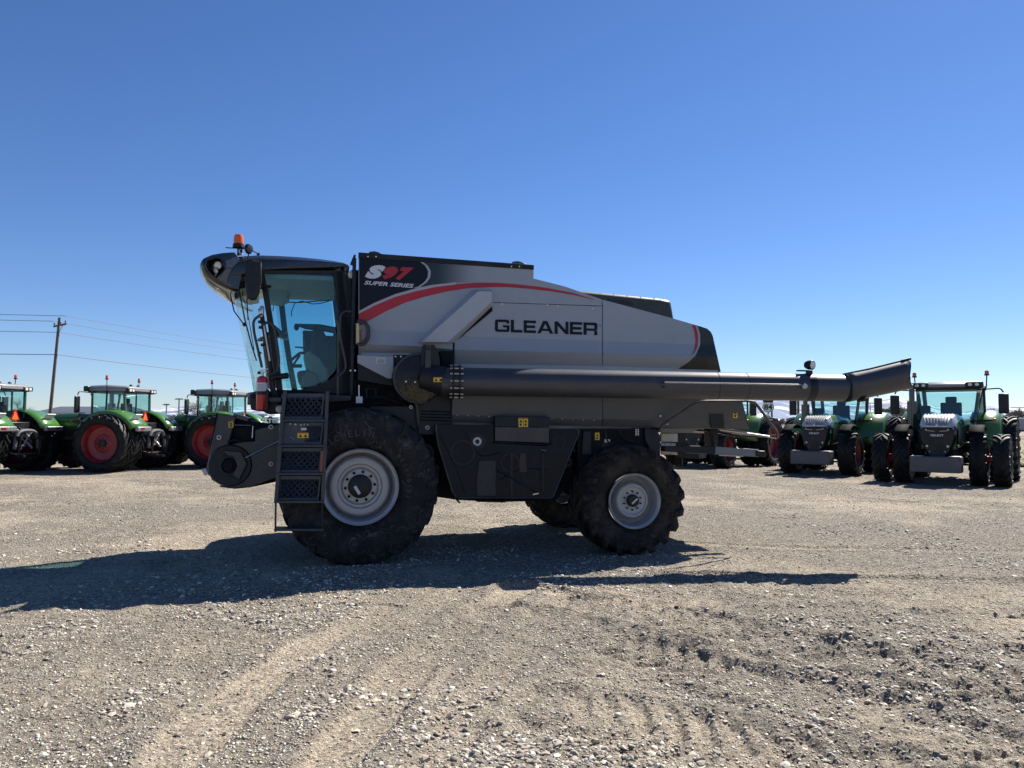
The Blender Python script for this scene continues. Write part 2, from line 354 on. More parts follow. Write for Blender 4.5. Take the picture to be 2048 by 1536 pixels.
def build_ground():
    fwd = np.arange(-50, 50.01, .19)
    back = np.concatenate([np.arange(53, 310, 4.0)])
    th = np.radians(np.concatenate([fwd, back])); nth = len(th)
    r = [.35, .8, 1.3, 1.8, 2.2, 2.5, 2.75]; q = 3.0
    while q < 42: r.append(q); q *= 1.0034
    while q < 150: r.append(q); q *= 1.012
    while q < 30000: r.append(q); q *= 1.12
    r = np.array(r); nr = len(r)
    X = r[:, None] * np.sin(th)[None]; Y = r[:, None] * np.cos(th)[None]
    x = X.ravel(); y = Y.ravel(); h, c = ground_h(x, y)
    rr = np.repeat(r, nth); fade = 1 - sstep(45, 110, rr)
    thr = np.tile(th, nr); fb = 1 - sstep(R(50.2), R(53), np.where(thr > math.pi, 2 * math.pi - thr, np.abs(thr)))
    h = h * fade * (.15 + .85 * fb)
    co = np.stack([x, y, h], 1); co = np.vstack([co, [[0, 0, 0]]])
    i = np.arange(nr - 1)[:, None]; j = np.arange(nth)[None]; j2 = (j + 1) % nth
    q4 = np.stack([i * nth + j, i * nth + j2, (i + 1) * nth + j2, (i + 1) * nth + j], -1).reshape(-1, 4)
    q4 = q4[:, ::-1]
    tri = np.stack([np.full(nth, nr * nth), (np.arange(nth) + 1) % nth, np.arange(nth)], 1)
    me = bpy.data.meshes.new('ground'); nv = len(co); nf = len(q4) + len(tri)
    me.vertices.add(nv); me.vertices.foreach_set('co', co.astype('f').ravel())
    me.loops.add(len(q4) * 4 + len(tri) * 3); me.loops.foreach_set('vertex_index', np.concatenate([q4.ravel(), tri.ravel()]).astype('i'))
    me.polygons.add(nf); st = np.concatenate([np.arange(len(q4)) * 4, len(q4) * 4 + np.arange(len(tri)) * 3])
    me.polygons.foreach_set('loop_start', st.astype('i'))
    me.update(calc_edges=True); me.polygons.foreach_set('use_smooth', [True] * nf)
    at = me.attributes.new('compact_crest', 'FLOAT', 'POINT'); at.data.foreach_set('value', np.append(c, .5).astype('f'))
    o = bpy.data.objects.new('ground', me); COL.objects.link(o); tag(o, kind='structure')
    # material
    m = bpy.data.materials.new('gravel_ground'); m.use_nodes = True; t = m.node_tree; b = t.nodes['Principled BSDF']; L = t.links.new
    b.inputs['Roughness'].default_value = .92; b.inputs['Specular IOR Level'].default_value = .25
    geo = N(t, 'ShaderNodeNewGeometry'); pos = geo.outputs['Position']
    att = N(t, 'ShaderNodeAttribute', attribute_name='compact_crest')
    def noise(sc, det=6, ro=.6):
        n = N(t, 'ShaderNodeTexNoise'); n.inputs['Scale'].default_value = sc; n.inputs['Detail'].default_value = det; n.inputs['Roughness'].default_value = ro; L(pos, n.inputs['Vector']); return n.outputs['Fac']
    def mr(v, a, b_, c_, d): n = N(t, 'ShaderNodeMapRange'); L(v, n.inputs['Value']); [n.inputs[k].__setattr__('default_value', q) for k, q in zip(('From Min', 'From Max', 'To Min', 'To Max'), (a, b_, c_, d))]; return n.outputs[0]
    def mix(f, A, B, mode='MIX'):
        n = N(t, 'ShaderNodeMix', data_type='RGBA', blend_type=mode)
        (L(f, n.inputs['Factor']) if not isinstance(f, float) else n.inputs['Factor'].__setattr__('default_value', f))
        for q, s_ in ((A, 'A'), (B, 'B')): (n.inputs[s_].__setattr__('default_value', (*q, 1)) if isinstance(q, tuple) else L(q, n.inputs[s_]))
        return n.outputs['Result']
    base = mix(mr(att.outputs['Fac'], .2, .9, 0, 1), (0.336, 0.289, 0.231), (0.621, 0.524, 0.391))
    base = mix(mr(noise(.5, 4), .35, .65, 0, .25), base, (0.373, 0.330, 0.269))
    vo = N(t, 'ShaderNodeTexVoronoi'); vo.inputs['Scale'].default_value = 34; L(pos, vo.inputs['Vector'])
    hs = N(t, 'ShaderNodeSeparateColor'); L(vo.outputs['Color'], hs.inputs[0])
    st_col = N(t, 'ShaderNodeValToRGB'); L(hs.outputs[0], st_col.inputs[0]); e = st_col.color_ramp.elements
    e[0].color = (0.085, 0.075, 0.063, 1); e[1].color = (0.718, 0.675, 0.586, 1)
    for p_, c_ in ((.25, (0.245, 0.212, 0.175, 1)), (.5, (0.389, 0.334, 0.261, 1)), (.8, (0.525, 0.468, 0.373, 1))): n_ = e.new(p_); n_.color = c_
    base = mix(mr(hs.outputs[1], .5, .65, 0, .6), base, st_col.outputs[0])
    v2 = N(t, 'ShaderNodeTexVoronoi'); v2.inputs['Scale'].default_value = 120; L(pos, v2.inputs['Vector'])
    h2 = N(t, 'ShaderNodeSeparateColor'); L(v2.outputs['Color'], h2.inputs[0])
    base = mix(.8, base, mix(h2.outputs[0], (.62, .61, .60), (1.36, 1.35, 1.34)), 'MULTIPLY')
    base = mix(1.0, base, mix(mr(noise(9, 8, .7), .3, .7, 0, 1), (.80, .80, .80), (1.18, 1.18, 1.18)), 'MULTIPLY')
    L(base, b.inputs['Base Color'])
    hsum = N(t, 'ShaderNodeMath', operation='MULTIPLY_ADD'); L(noise(55, 8, .75), hsum.inputs[0]); hsum.inputs[1].default_value = 1.0
    inv = mr(vo.outputs['Distance'], 0, .6, 1, 0); L(inv, hsum.inputs[2])
    bp = N(t, 'ShaderNodeBump'); bp.inputs['Strength'].default_value = 1; bp.inputs['Distance'].default_value = .06; L(hsum.outputs[0], bp.inputs['Height'])
    lo = N(t, 'ShaderNodeBump'); lo.inputs['Strength'].default_value = .7; lo.inputs['Distance'].default_value = .12; L(noise(4.5, 7, .7), lo.inputs['Height']); L(bp.outputs[0], lo.inputs['Normal'])
    L(lo.outputs[0], b.inputs['Normal'])
    me.materials.append(m)
    return o
GROUND = build_ground()

def rand_rot(n):
    q = rng.normal(size=(n, 4)); q /= np.linalg.norm(q, axis=1, keepdims=True); a, b, c, d = q.T
    return np.stack([np.stack([1 - 2 * (c * c + d * d), 2 * (b * c - a * d), 2 * (b * d + a * c)], 1), np.stack([2 * (b * c + a * d), 1 - 2 * (b * b + d * d), 2 * (c * d - a * b)], 1), np.stack([2 * (b * d - a * c), 2 * (c * d + a * b), 1 - 2 * (b * b + c * c)], 1)], 1)
def pebbles(name, n, rmin, rmax, smin, smax, ico, cl, pw, clods=False):
    r = rmin * (rmax / rmin) ** (rng.random(n * 3) ** pw); th = R(46) * (2 * rng.random(n * 3) - 1)
    x = r * np.sin(th); y = r * np.cos(th); h, c = ground_h(x, y)
    mask = .12 + 3.4 * np.clip(rotn(x, y, 1.3, 21) + rotn(x, y, .4, 22) * 1.1 - .05, -.03, 1)
    mask = mask * (1 - .85 * c) if cl > 0 else .16 + .9 * np.clip(1 - c * 1.25, 0, 1); keep = rng.random(len(x)) < np.clip(mask, .03, 1)
    x, y, h = x[keep][:n], y[keep][:n], h[keep][:n]; n = len(x)
    if ico:
        p = (1 + 5 ** .5) / 2; V = np.array([(-1, p, 0), (1, p, 0), (-1, -p, 0), (1, -p, 0), (0, -1, p), (0, 1, p), (0, -1, -p), (0, 1, -p), (p, 0, -1), (p, 0, 1), (-p, 0, -1), (-p, 0, 1)]) / 1.902
        F = np.array([(0, 11, 5), (0, 5, 1), (0, 1, 7), (0, 7, 10), (0, 10, 11), (1, 5, 9), (5, 11, 4), (11, 10, 2), (10, 7, 6), (7, 1, 8), (3, 9, 4), (3, 4, 2), (3, 2, 6), (3, 6, 8), (3, 8, 9), (4, 9, 5), (2, 4, 11), (6, 2, 10), (8, 6, 7), (9, 8, 1)])
    else:
        V = np.array([(1, 0, 0), (-1, 0, 0), (0, 1, 0), (0, -1, 0), (0, 0, 1), (0, 0, -1.)]); F = np.array([(0, 2, 4), (2, 1, 4), (1, 3, 4), (3, 0, 4), (2, 0, 5), (1, 2, 5), (3, 1, 5), (0, 3, 5)])
    nv = len(V); s = smin * (smax / smin) ** (rng.random(n) ** 2.2)
    P_ = V[None] * (1 + rng.normal(size=(n, nv, 1)) * .22) * (np.stack([np.ones(n), .55 + .45 * rng.random(n), .38 + .4 * rng.random(n)], 1))[:, None]
    P_ = np.einsum('nij,nvj->nvi', rand_rot(n), P_); P_[:, :, 2] *= .55
    P_ = P_ * s[:, None, None] + np.stack([x, y, h + s * .12], 1)[:, None]
    me = bpy.data.meshes.new(name); me.vertices.add(n * nv); me.vertices.foreach_set('co', P_.astype('f').ravel())
    FF = (F[None] + (np.arange(n) * nv)[:, None, None]).reshape(-1, 3)
    me.loops.add(len(FF) * 3); me.loops.foreach_set('vertex_index', FF.astype('i').ravel()); me.polygons.add(len(FF)); me.polygons.foreach_set('loop_start', (np.arange(len(FF)) * 3).astype('i'))
    me.update(calc_edges=True)
    if ico: me.polygons.foreach_set('use_smooth', np.repeat(rng.random(n) < .25, len(F)))
    tn = np.repeat(rng.random(n), nv).astype('f'); at = me.attributes.new('tone', 'FLOAT', 'POINT'); at.data.foreach_set('value', tn)
    m = bpy.data.materials.new(name + '_stone'); m.use_nodes = True; t = m.node_tree; b = t.nodes['Principled BSDF']; b.inputs['Roughness'].default_value = .8
    a = N(t, 'ShaderNodeAttribute', attribute_name='tone'); cr = N(t, 'ShaderNodeValToRGB'); t.links.new(a.outputs['Fac'], cr.inputs[0]); e = cr.color_ramp.elements
    e[0].color = (0.144, 0.130, 0.111, 1); e[1].color = (0.744, 0.717, 0.635, 1)
    for p_, c_ in ((.2, (0.321, 0.275, 0.215, 1)), (.4, (0.440, 0.399, 0.334, 1)), (.6, (0.557, 0.476, 0.357, 1)), (.8, (0.659, 0.601, 0.492, 1))): q_ = e.new(p_); q_.color = c_
    if clods:
        for q_ in e: q_.color = (.25 + .14 * q_.position, .21 + .12 * q_.position, .165 + .10 * q_.position, 1)
    ns = N(t, 'ShaderNodeTexNoise'); ns.inputs['Scale'].default_value = 90; g = N(t, 'ShaderNodeNewGeometry'); t.links.new(g.outputs['Position'], ns.inputs['Vector'])
    mx = N(t, 'ShaderNodeMix', data_type='RGBA', blend_type='MULTIPLY'); mx.inputs['Factor'].default_value = .25; t.links.new(cr.outputs[0], mx.inputs['A']); t.links.new(ns.outputs['Color'], mx.inputs['B']); t.links.new(mx.outputs['Result'], b.inputs['Base Color'])
    me.materials.append(m)
    o = bpy.data.objects.new(name, me); COL.objects.link(o); tag(o, 'loose grey and tan gravel stones scattered over the dirt lot' if not clods else 'small brown clods of dirt scattered over the lot', 'gravel' if not clods else 'dirt', kind='stuff')
    return o
pebbles('gravel_stones', 24000, 3.0, 18, .007, .034, True, 1, .85)
pebbles('fine_gravel', 150000, 3.0, 26, .005, .019, False, 0, .88)
pebbles('dirt_clods', 13000, 3.2, 24, .008, .034, True, 1, 1.0, True)
# ---------------------------------------------------------------- far surroundings
def mountains(name, sil, D0, D1, seed, snowamt):
    us = np.linspace(sil[0][0], sil[-1][0], 420); vs = np.interp(us, [a for a, b in sil], [b for a, b in sil])
    rows = 60; co = []
    for j in range(rows):
        t = j / (rows - 1)
        for u, v in zip(us, vs):
            e = W(u, v, D1); az = e.x / D1; D = D0 + (D1 - D0) * t; x = az * D
            env = e.z * (t ** 1.25)
            nz = 0
            for k, (wl, am) in enumerate(((1500, .34), (700, .22), (300, .13), (130, .07))):
                q = float(rotn(np.array([x * 1.0]), np.array([D * .55]), wl, seed + k)[0]); nz += am * (abs(q) * 2 - .5)
            co.append((x, D, max(-2, env * (1 - nz * (1 - t ** 3) * 1.1 - nz * .05) if t > 0 else -2)))
    n = len(us); f = [(j * n + i, j * n + i + 1, (j + 1) * n + i + 1, (j + 1) * n + i) for j in range(rows - 1) for i in range(n - 1)]
    co += [(co[(rows - 1) * n + i][0] * 1.05, D1 * 1.05, -2) for i in range(n)]
    f += [((rows - 1) * n + i, (rows - 1) * n + i + 1, rows * n + i + 1, rows * n + i) for i in range(n - 1)]
    mb = MB(); mb.add(co, f); o = mb.build(name, M_SNOW, smooth=60); tag(o, kind='structure'); return o
m = bpy.data.materials.new('snowy_mountain'); m.use_nodes = True; t = m.node_tree; b = t.nodes['Principled BSDF']; b.inputs['Roughness'].default_value = .9
g = N(t, 'ShaderNodeNewGeometry'); ns = N(t, 'ShaderNodeTexNoise'); ns.inputs['Scale'].default_value = .0042; ns.inputs['Detail'].default_value = 10; ns.inputs['Roughness'].default_value = .68; mpg = N(t, 'ShaderNodeMapping'); mpg.inputs['Scale'].default_value = (1, .16, 2.2); t.links.new(g.outputs['Position'], mpg.inputs['Vector']); t.links.new(mpg.outputs[0], ns.inputs['Vector'])
cr = N(t, 'ShaderNodeValToRGB'); e = cr.color_ramp.elements; e[0].position = .48; e[0].color = (.10, .135, .22, 1); e[1].position = .60; e[1].color = (.66, .68, .74, 1); t.links.new(ns.outputs['Fac'], cr.inputs[0]); t.links.new(cr.outputs[0], b.inputs['Base Color'])  # bare patches blue: distant haze and shade are put into the rock colour
M_SNOW = m
mountains('mountain_range', [(-700, 826), (0, 820), (60, 825), (130, 823), (165, 820), (250, 827), (300, 817), (360, 814), (400, 810), (440, 812), (480, 815), (600, 822), (900, 825), (1200, 818), (1380, 795), (1490, 797), (1560, 793), (1620, 800), (1700, 808), (1740, 808), (1770, 800), (1800, 794), (1830, 802), (1870, 812), (1930, 823), (1955, 815), (1985, 812), (2048, 820), (2300, 812), (2700, 825)], 4200, 9000, 40, .5)
mountains('foothill', [(1250, 828), (1350, 812), (1440, 806), (1500, 808), (1545, 816), (1575, 828), (1610, 839), (1660, 846)], 2400, 3800, 60, .7)

# grass verge and road beyond the lot
def sheet(name, pts, z, m, kind='structure'):
    mb = MB(); mb.add([(p.x, p.y, z) for p in pts], [tuple(range(len(pts)))]); return tag(mb.build(name, m, smooth=0), kind=kind)
M_VERGE = mat('dry_grass_ground', (.19, .17, .085), .95, 0, .4, .7, bump=.6, bscale=6)
M_ROAD = mat('asphalt', (.075, .075, .075), .85, 0, .1, 1)
M_FIELD = mat('winter_field', (.19, .155, .115), .95, 0, .25, .08)
sheet('grass_verge', [G(1440, 918), G(1720, 927), G(2048, 934), G(2500, 948), W(2500, 870, 95), W(1440, 870, 95)], .09, M_VERGE)
sheet('road', [Vector((18, 96, 0)), Vector((150, 92, 0)), Vector((160, 101, 0)), Vector((18, 106, 0))], .12, M_ROAD)
sheet('field', [Vector((-200, 109, 0)), Vector((400, 107, 0)), Vector((1500, 1400, 0)), Vector((-900, 1400, 0))], .10, M_FIELD)
mb = MB()
for i in range(5200):
    t = random.random(); D = 33 + 50 * t ** 1.4; uu = random.uniform(1440, 2200); p = W(uu, 860, D); v0 = 1539 * 1.75 / (918 - 852 + (uu - 1440) * .03)
    if D < v0 + .5: continue
    hgt = random.uniform(.03, .10); a = random.uniform(0, 6.28); dx, dy = math.cos(a) * .06, math.sin(a) * .06; x, y = p.x, p.y
    mb.add([(x - dx, y - dy, .08), (x + dx, y + dy, .08), (x + random.uniform(-.1, .1), y + random.uniform(-.1, .1), .08 + hgt)], [(0, 1, 2)], random.randint(0, 1))
tag(mb.build('grass_tufts', [mat('dry_grass', (.30, .26, .12), .9, 0, .2), mat('spring_grass', (.16, .20, .05), .9, 0, .2)], smooth=0), 'short dry yellow green grass on the strip behind the right tractors', 'grass', kind='stuff')

# utility pole and its wires
def pole(name, base, h, r, arms, label, lean=0, cat='utility pole'):
    e = empty(name, base); tag(e, label, cat)
    MB().cyl((0, 0, 0), (lean * h, 0, h), r, 12, r * .72).build('pole', M_WOOD, e)
    for z, L_, ang, sx in arms:
        c = Vector((lean * z, -r, z)); d = Vector((math.cos(R(ang)), math.sin(R(ang)), 0)) * L_ / 2
        c2 = c + d * sx
        q = MB(); q.box(c2, (L_, .10, .14), Matrix.Rotation(R(ang), 3, 'Z')); a = q.build('crossarm', M_WOOD, e)
        q = MB(); q.tube([c2 + d * .6, c - Vector((0, 0, .8))], .025, 6); q.build('brace', M_WIRE, e)
        for s_ in (-.92, 0.1, .92):
            p = c2 + d * s_; MB().lathe([(.02, .0), (.03, .05), (.07, .10), (.05, .16), (.07, .2), (.02, .26)], p + Vector((0, 0, .06)), (0, 0, 1), 8).build('insulator', M_WIRE, e)
    return e
pb = W(96, 846, 65); pb.z = 0
pole('utility_pole', pb, 10.6, .145, [(9.9, 2.6, -40, .35)], 'leaning wooden utility pole with crossarm behind the left tractors', lean=.062)
def wire(a, b, c, sag, r, lab):
    def seg(p, q, n=14): return [p.lerp(q, i / n) - Vector((0, 0, sag * 4 * (i / n) * (1 - i / n))) for i in range(n)]
    pts = seg(a, b) + seg(b, c) + [c]; o = MB().tube(pts, r, 5).build('overhead_wire', M_WIRE); tag(o, lab, 'power line wire', 'wires on the utility pole')
top = pb + Vector((.062 * 10, 0, 0)); nx = pb + Vector((20, 41, 0)); pv = pb + Vector((-44, -14, 0))
for dz, dx, lab in ((10.75, .6, 'topmost thin wire running over the left tractors'), (10.3, -.5, 'second wire from the top above the left tractors'), (9.35, .1, 'faint third wire down on the utility pole'), (7.45, 0, 'lowest and thickest cable on the utility pole')):
    wire(Vector((pv.x, pv.y, dz + .35)), Vector((top.x + dx, top.y, dz)), Vector((nx.x + dx, nx.y, dz - .6)), .35, .028 if dz < 8 else .02, lab)
def simple_pole(u, vt, D, r, lab, armw=0, cat='light pole', name='light_pole'):
    b_ = W(u, 850, D); b_.z = 0; z = W(u, vt, D).z; e = empty(name, b_); tag(e, lab, cat)
    MB().cyl((0, 0, 0), (0, 0, z), r, 8, r * .6).build('pole', M_GALV if name == 'light_pole' else M_WOOD, e)
    if armw:
        MB().box((0, 0, z), (armw, .15, .15)).build('crossarm' if name != 'light_pole' else 'lamp_arm', M_WIRE, e)
        if name == 'light_pole':
            for s_ in (-1, 1): MB().box((s_ * armw / 2, 0, z - .03), (.3, .2, .12)).build('lamp_head', M_GALV, e, bevel=.03)
simple_pole(332, 809, 95, .13, 'thin light pole just left of the tall twin headed pole', .6)
simple_pole(357, 798, 105, .16, 'light pole with twin heads left of the bare tree', .9)
simple_pole(1741, 806, 210, .16, 'distant wooden utility pole by the grey house', 4.5, 'utility pole', 'utility_pole')
simple_pole(2040, 815, 200, .16, 'distant wooden utility pole at the right edge above the trailer', 4.5, 'utility pole', 'utility_pole')
simple_pole(1597, 795, 60, .14, 'dark metal post seen just left of the middle tractor mirror arm', 0, 'post', 'metal_post')
simple_pole(1544, 811, 70, .12, 'thin post beside the round road sign', 0, 'post', 'metal_post')

# road sign 84
sg = W(1537, 860, 58); sg.z = 0; e = empty('road_sign', sg, R(-18)); tag(e, 'round white route 84 road sign with a direction plate above it', 'road sign')
z0 = W(1537, 814, 58).z; z1 = W(1537, 801, 58).z
MB().cyl((0, 0, 0), (0, 0, z1 + .3), .055, 8).build('post', M_GALV, e)
MB().cyl((0, -.09, z0), (0, -.06, z0), .40, 8, k=0).build('shield', M_WLAB, e)
MB().cyl((0, -.085, z0), (0, -.05, z0), .44, 8).build('shield_border', M_LETTER, e)
text_obj('84', [(-.3, -.095, z0 + .2), (.3, -.095, z0 + .2), (.3, -.095, z0 - .22), (-.3, -.095, z0 - .22)], M_LETTER, 'lettering', e, .03)
MB().box((0, -.08, z1 + .05), (.75, .03, .38)).build('direction_plate', M_LETTER, e)

# bare trees
def bare_tree(seed, H, spread, rmin=.038, tw=None):
    rd = random.Random(seed); tr = MB(); cw = MB()
    def br(p, d, L_, r, lv, mb):
        n = 3; pts = [p]
        for i in range(n):
            d = (d + Vector((rd.gauss(0, .13), rd.gauss(0, .13), rd.gauss(0, .06) + .05))).normalized(); pts.append(pts[-1] + d * L_ / n)
        mb.tube(pts, [r, r * .85, r * .72, r * .6], 5 if lv < 2 else 3)
        if lv >= 5: return
        for k in range({0: 5, 1: 4, 2: 4, 3: 4, 4: 3}[lv]):
            t_ = rd.uniform(.3, 1); b_ = pts[min(n, int(t_ * n) + 0)]; a = rd.uniform(0, 6.28); sp = spread * rd.uniform(.6, 1.2)
            x_, y_, _ = basis(d); nd = (d + (x_ * math.cos(a) + y_ * math.sin(a)) * sp).normalized()
            br(b_, nd, L_ * rd.uniform(.55, .8), max(r * .55, rmin), lv + 1, cw)
    br(Vector((0, 0, 0)), Vector((0, 0, 1)), H * .34, H * .022, 0, tr)
    return tr.mesh('trunk', M_BARK, 0), cw.mesh('crown', tw or M_TWIG, 0), max(v[2] for v in cw.v)
M_BARK = mat('grey_bark', (.16, .135, .115), .9, 0, .2); M_TWIG = mat('bare_twigs', (.21, .165, .135), .9, 0, .2)
TM = [bare_tree(s_, 8, sp) for s_, sp in ((3, .75), (5, .9), (9, .65))] + [bare_tree(14, 8, .7, .013, mat('pale_grey_twigs', (.24, .215, .195), .9, 0, .2))]
def tree(u, vt, D, k, lab, grp=None, rz=0):
    b_ = W(u, 855, D); b_.z = 0; h = W(u, vt - 3, D).z; e = empty('bare_tree', b_, rz); s_ = h / TM[k][2]; e.scale = (s_ * 1.15, s_ * 1.15, s_)
    tag(e, lab, 'tree', grp)
    for nm, me in (('trunk', TM[k][0]), ('crown', TM[k][1])): o = bpy.data.objects.new(nm, me); COL.objects.link(o); o.parent = e
tree(412, 786, 75, 3, 'big leafless tree seen behind the left tractor mirror and cab')
tree(384, 804, 80, 3, 'small leafless tree left of the big bare one')
tree(22, 800, 120, 3, 'leafless tree partly hidden behind the leftmost tractor')
ORD = ['first', 'second', 'third', 'fourth', 'fifth', 'sixth', 'seventh', 'eighth']
GT = 'bare trees along the far side of the road'
for i, (u, vt, k, D) in enumerate([(1752, 818, 0, 300), (1768, 815, 1, 290), (1786, 813, 2, 330), (1806, 812, 1, 320), (1824, 817, 0, 300), (1838, 815, 1, 290), (1962, 822, 2, 300), (1976, 818, 0, 290), (1990, 821, 1, 310), (2004, 818, 1, 300), (2018, 822, 0, 320), (2034, 820, 2, 300), (2050, 818, 1, 290), (2070, 820, 0, 300)]):
    tree(u, vt, D, k, ORD[i % 6] + (' leafless tree from the left beside the far grey house' if i < 6 else ' leafless tree from the left in the row above the grey trailer') if i < 12 else ('leafless tree just right of the trailer pole, %s one' % ('nearer' if i == 12 else 'outer')), GT, i * 1.3)
for i, (u, k) in enumerate([(1548, 0), (1560, 1), (1572, 2), (1584, 1), (1603, 0), (1618, 2), (1655, 1), (1700, 0)]):
    tree(u, 838 + (i % 3), 420, k, ORD[i] + ' small distant leafless tree from the left below the snowy hill', 'low trees below the snowy hill', i * 1.7)

# grey house
def gable(name, c, rz, w_, d_, h, rh, lab, wm, rm, wins, D=None):
    e = empty(name, c, rz); tag(e, lab, 'house' if h < 8 else 'building')
    MB().prism([(-w_ / 2, -d_ / 2, 0), (w_ / 2, -d_ / 2, 0), (w_ / 2, -d_ / 2, h), (0, -d_ / 2, h + rh), (-w_ / 2, -d_ / 2, h)], (0, d_, 0)).build('wall', wm, e)
    for s_ in (-1, 1):
        MB().prism([(0, -d_ / 2 - .4, h + rh + .12), (s_ * (w_ / 2 + .5), -d_ / 2 - .4, h - rh / w_ * .5 + .05), (s_ * (w_ / 2 + .5), -d_ / 2 - .4, h - rh / w_ * .5 + .3), (0, -d_ / 2 - .4, h + rh + .38)], (0, d_ + .8, 0)).build('roof_slope', rm, e)
    for (x, y, z, a, b_) in wins:
        fr = MB().box((x, y, z), (a + .3 if abs(abs(y) - d_ / 2) < .2 else .12, .12 if abs(abs(y) - d_ / 2) < .2 else a + .3, b_ + .3)).build('window', M_WLAB, e)
        MB().box((x * (1 if abs(abs(y) - d_ / 2) < .2 else 1.004), y - .05 if abs(abs(y) - d_ / 2) < .2 else y, z), (a if abs(abs(y) - d_ / 2) < .2 else .14, .12 if abs(abs(y) - d_ / 2) < .2 else a, b_)).build('pane', M_GLOSSB, fr)
    return e
M_SIDE = mat('grey_siding', (.20, .19, .18), .8, 0, .1); M_SHING = mat('brown_grey_shingles', (.17, .14, .12), .9, 0, .15)
hp = W(1752, 855, 300); hp.z = 0
gable('grey_house', hp, R(62), 9, 12, 4.4, 2.3, 'large grey house with brown gable roof beyond the road', M_SIDE, M_SHING, [(x, -6, z, 1.0, 1.3) for x in (-2.4, 0, 2.4) for z in (1.3, 3.4)] + [(-4.5, y, z, 1.0, 1.3) for y in (-4, 0, 4) for z in (1.3, 3.4)])
hp = W(1783, 855, 285); hp.z = 0
gable('narrow_house', hp, R(-10), 3.4, 5, 4.6, 2.3, 'narrow gabled grey house wing right of the large house', M_SIDE, M_SHING, [(0, -2.5, 4.0, .8, 1.1), (0, -2.5, 1.5, .8, 1.2)])
# small white houses far off
for i, (u, D, lab) in enumerate(((1826, 420, 'small white house between the trees by the grey house'), (1974, 430, 'small pale house among the bare trees at right'))):
    hp = W(u, 855, D); hp.z = 0; gable('white_house', hp, R(30), 9, 10, 3.2, 2.5, lab, M_WLAB, M_SHING, [(-2, -5, 1.7, 1, 1.2), (2, -5, 1.7, 1, 1.2)])
# semi trailer
tp = W(2062, 862, 125); tp.z = .12; e = empty('semi_trailer', tp, R(0)); tag(e, 'long grey box trailer parked at the right edge of the lot', 'trailer')
MB().b2((-5.6, 0, 1.05), (8, 2.5, 2.95)).build('box_body', mat('trailer_grey', (.30, .31, .34), .5, 0, .06), e, bevel=.05)
for x in (-4.6, -3.5, 5.5): 
    o = MB(); o.cyl((x, .05, .5), (x, .35, .5), .5, 18); o.build('wheel', M_RUBT, e)
MB().b2((-5.4, .2, .75), (7.8, 2.3, 1.03)).build('chassis', M_DARK, e)
# low dark building roof behind the left tractors
e = empty('warehouse', W(135, 850, 110).xy.to_3d(), R(-8)); tag(e, 'long low warehouse with dark metal roof behind the utility pole', 'building')
MB().b2((-5.5, 0, 0), (5.5, 12, 3.1)).build('wall', M_BEIGE, e)
MB().prism([(-6, -.5, 3.0), (-6, 6, 4.1), (-6, 12.5, 3.0)], (12, 0, 0)).build('roof', mat('dark_metal_roof', (.075, .08, .09), .5, 0, .1), e)
# stacked crates and a trailer seen under the combine's cab
cp = W(520, 850, 60); cp.z = 0
for i, (u, s_, lab, cm) in enumerate(((508, (2.2, 2, 2.45), 'leftmost pale container stack seen under the combine cab', M_GALV), (524, (1.7, 1.8, 2.3), 'blue grey crate stack in the middle under the cab', mat('pale_blue_paint', (.30, .38, .45), .6, 0, .1)), (537, (1.7, 1.8, 2.15), 'pale green ribbed crate stack under the cab', mat('pale_green_paint', (.33, .42, .42), .6, 0, .1)))):
    p = W(u, 850, 62); e = empty('storage_crate', (p.x, p.y, 0)); tag(e, lab, 'crate', 'crates behind the left tractors')
    MB().b2((-s_[0] / 2 + .03, 0, .1), (s_[0] / 2 - .03, s_[1], s_[2])).build('crate_body', cm, e, bevel=.03)
    for k in range(5): MB().b2((-s_[0] / 2 + .02, -.05, .3 + k * .42), (s_[0] / 2 - .02, -.002, .52 + k * .42)).build('rib', cm, e)
p = W(562, 850, 58); e = empty('flatbed_trailer', (p.x, p.y, 0)); tag(e, 'white flatbed trailer with railing seen left of the combine ladder', 'trailer')
MB().b2((-1.6, 0, 1.15), (2.4, 2, 1.35)).build('deck', M_WLAB, e)
for k in range(7): MB().cyl((-1.5 + k * .62, .05, 1.35), (-1.5 + k * .62, .05, 2.1), .035, 6).build('rail_post', M_WLAB, e)
MB().b2((-1.6, .02, 1.98), (2.4, .08, 2.06)).build('top_rail', M_WLAB, e)
for x in (-.9, 1.6): MB().cyl((x, .1, .45), (x, .4, .45), .45, 16).build('wheel', M_RUBT, e)
p = W(588, 850, 50); e = empty('blue_tank', (p.x, p.y, 0)); tag(e, 'small blue machine housing seen beside the combine ladder', 'tank')
MB().lathe([(.02, .2), (.55, .25), (.6, .6), (.6, 1.3), (.45, 1.6), (.02, 1.68)], (0, 0, 0), (0, 0, 1), 20).build('tank_body', mat('blue_paint', (.02, .07, .30), .3, 0, .05), e)
MB().cyl((0, 0, 1.66), (0, 0, 1.8), .15, 12).build('cap', M_WLAB, e)
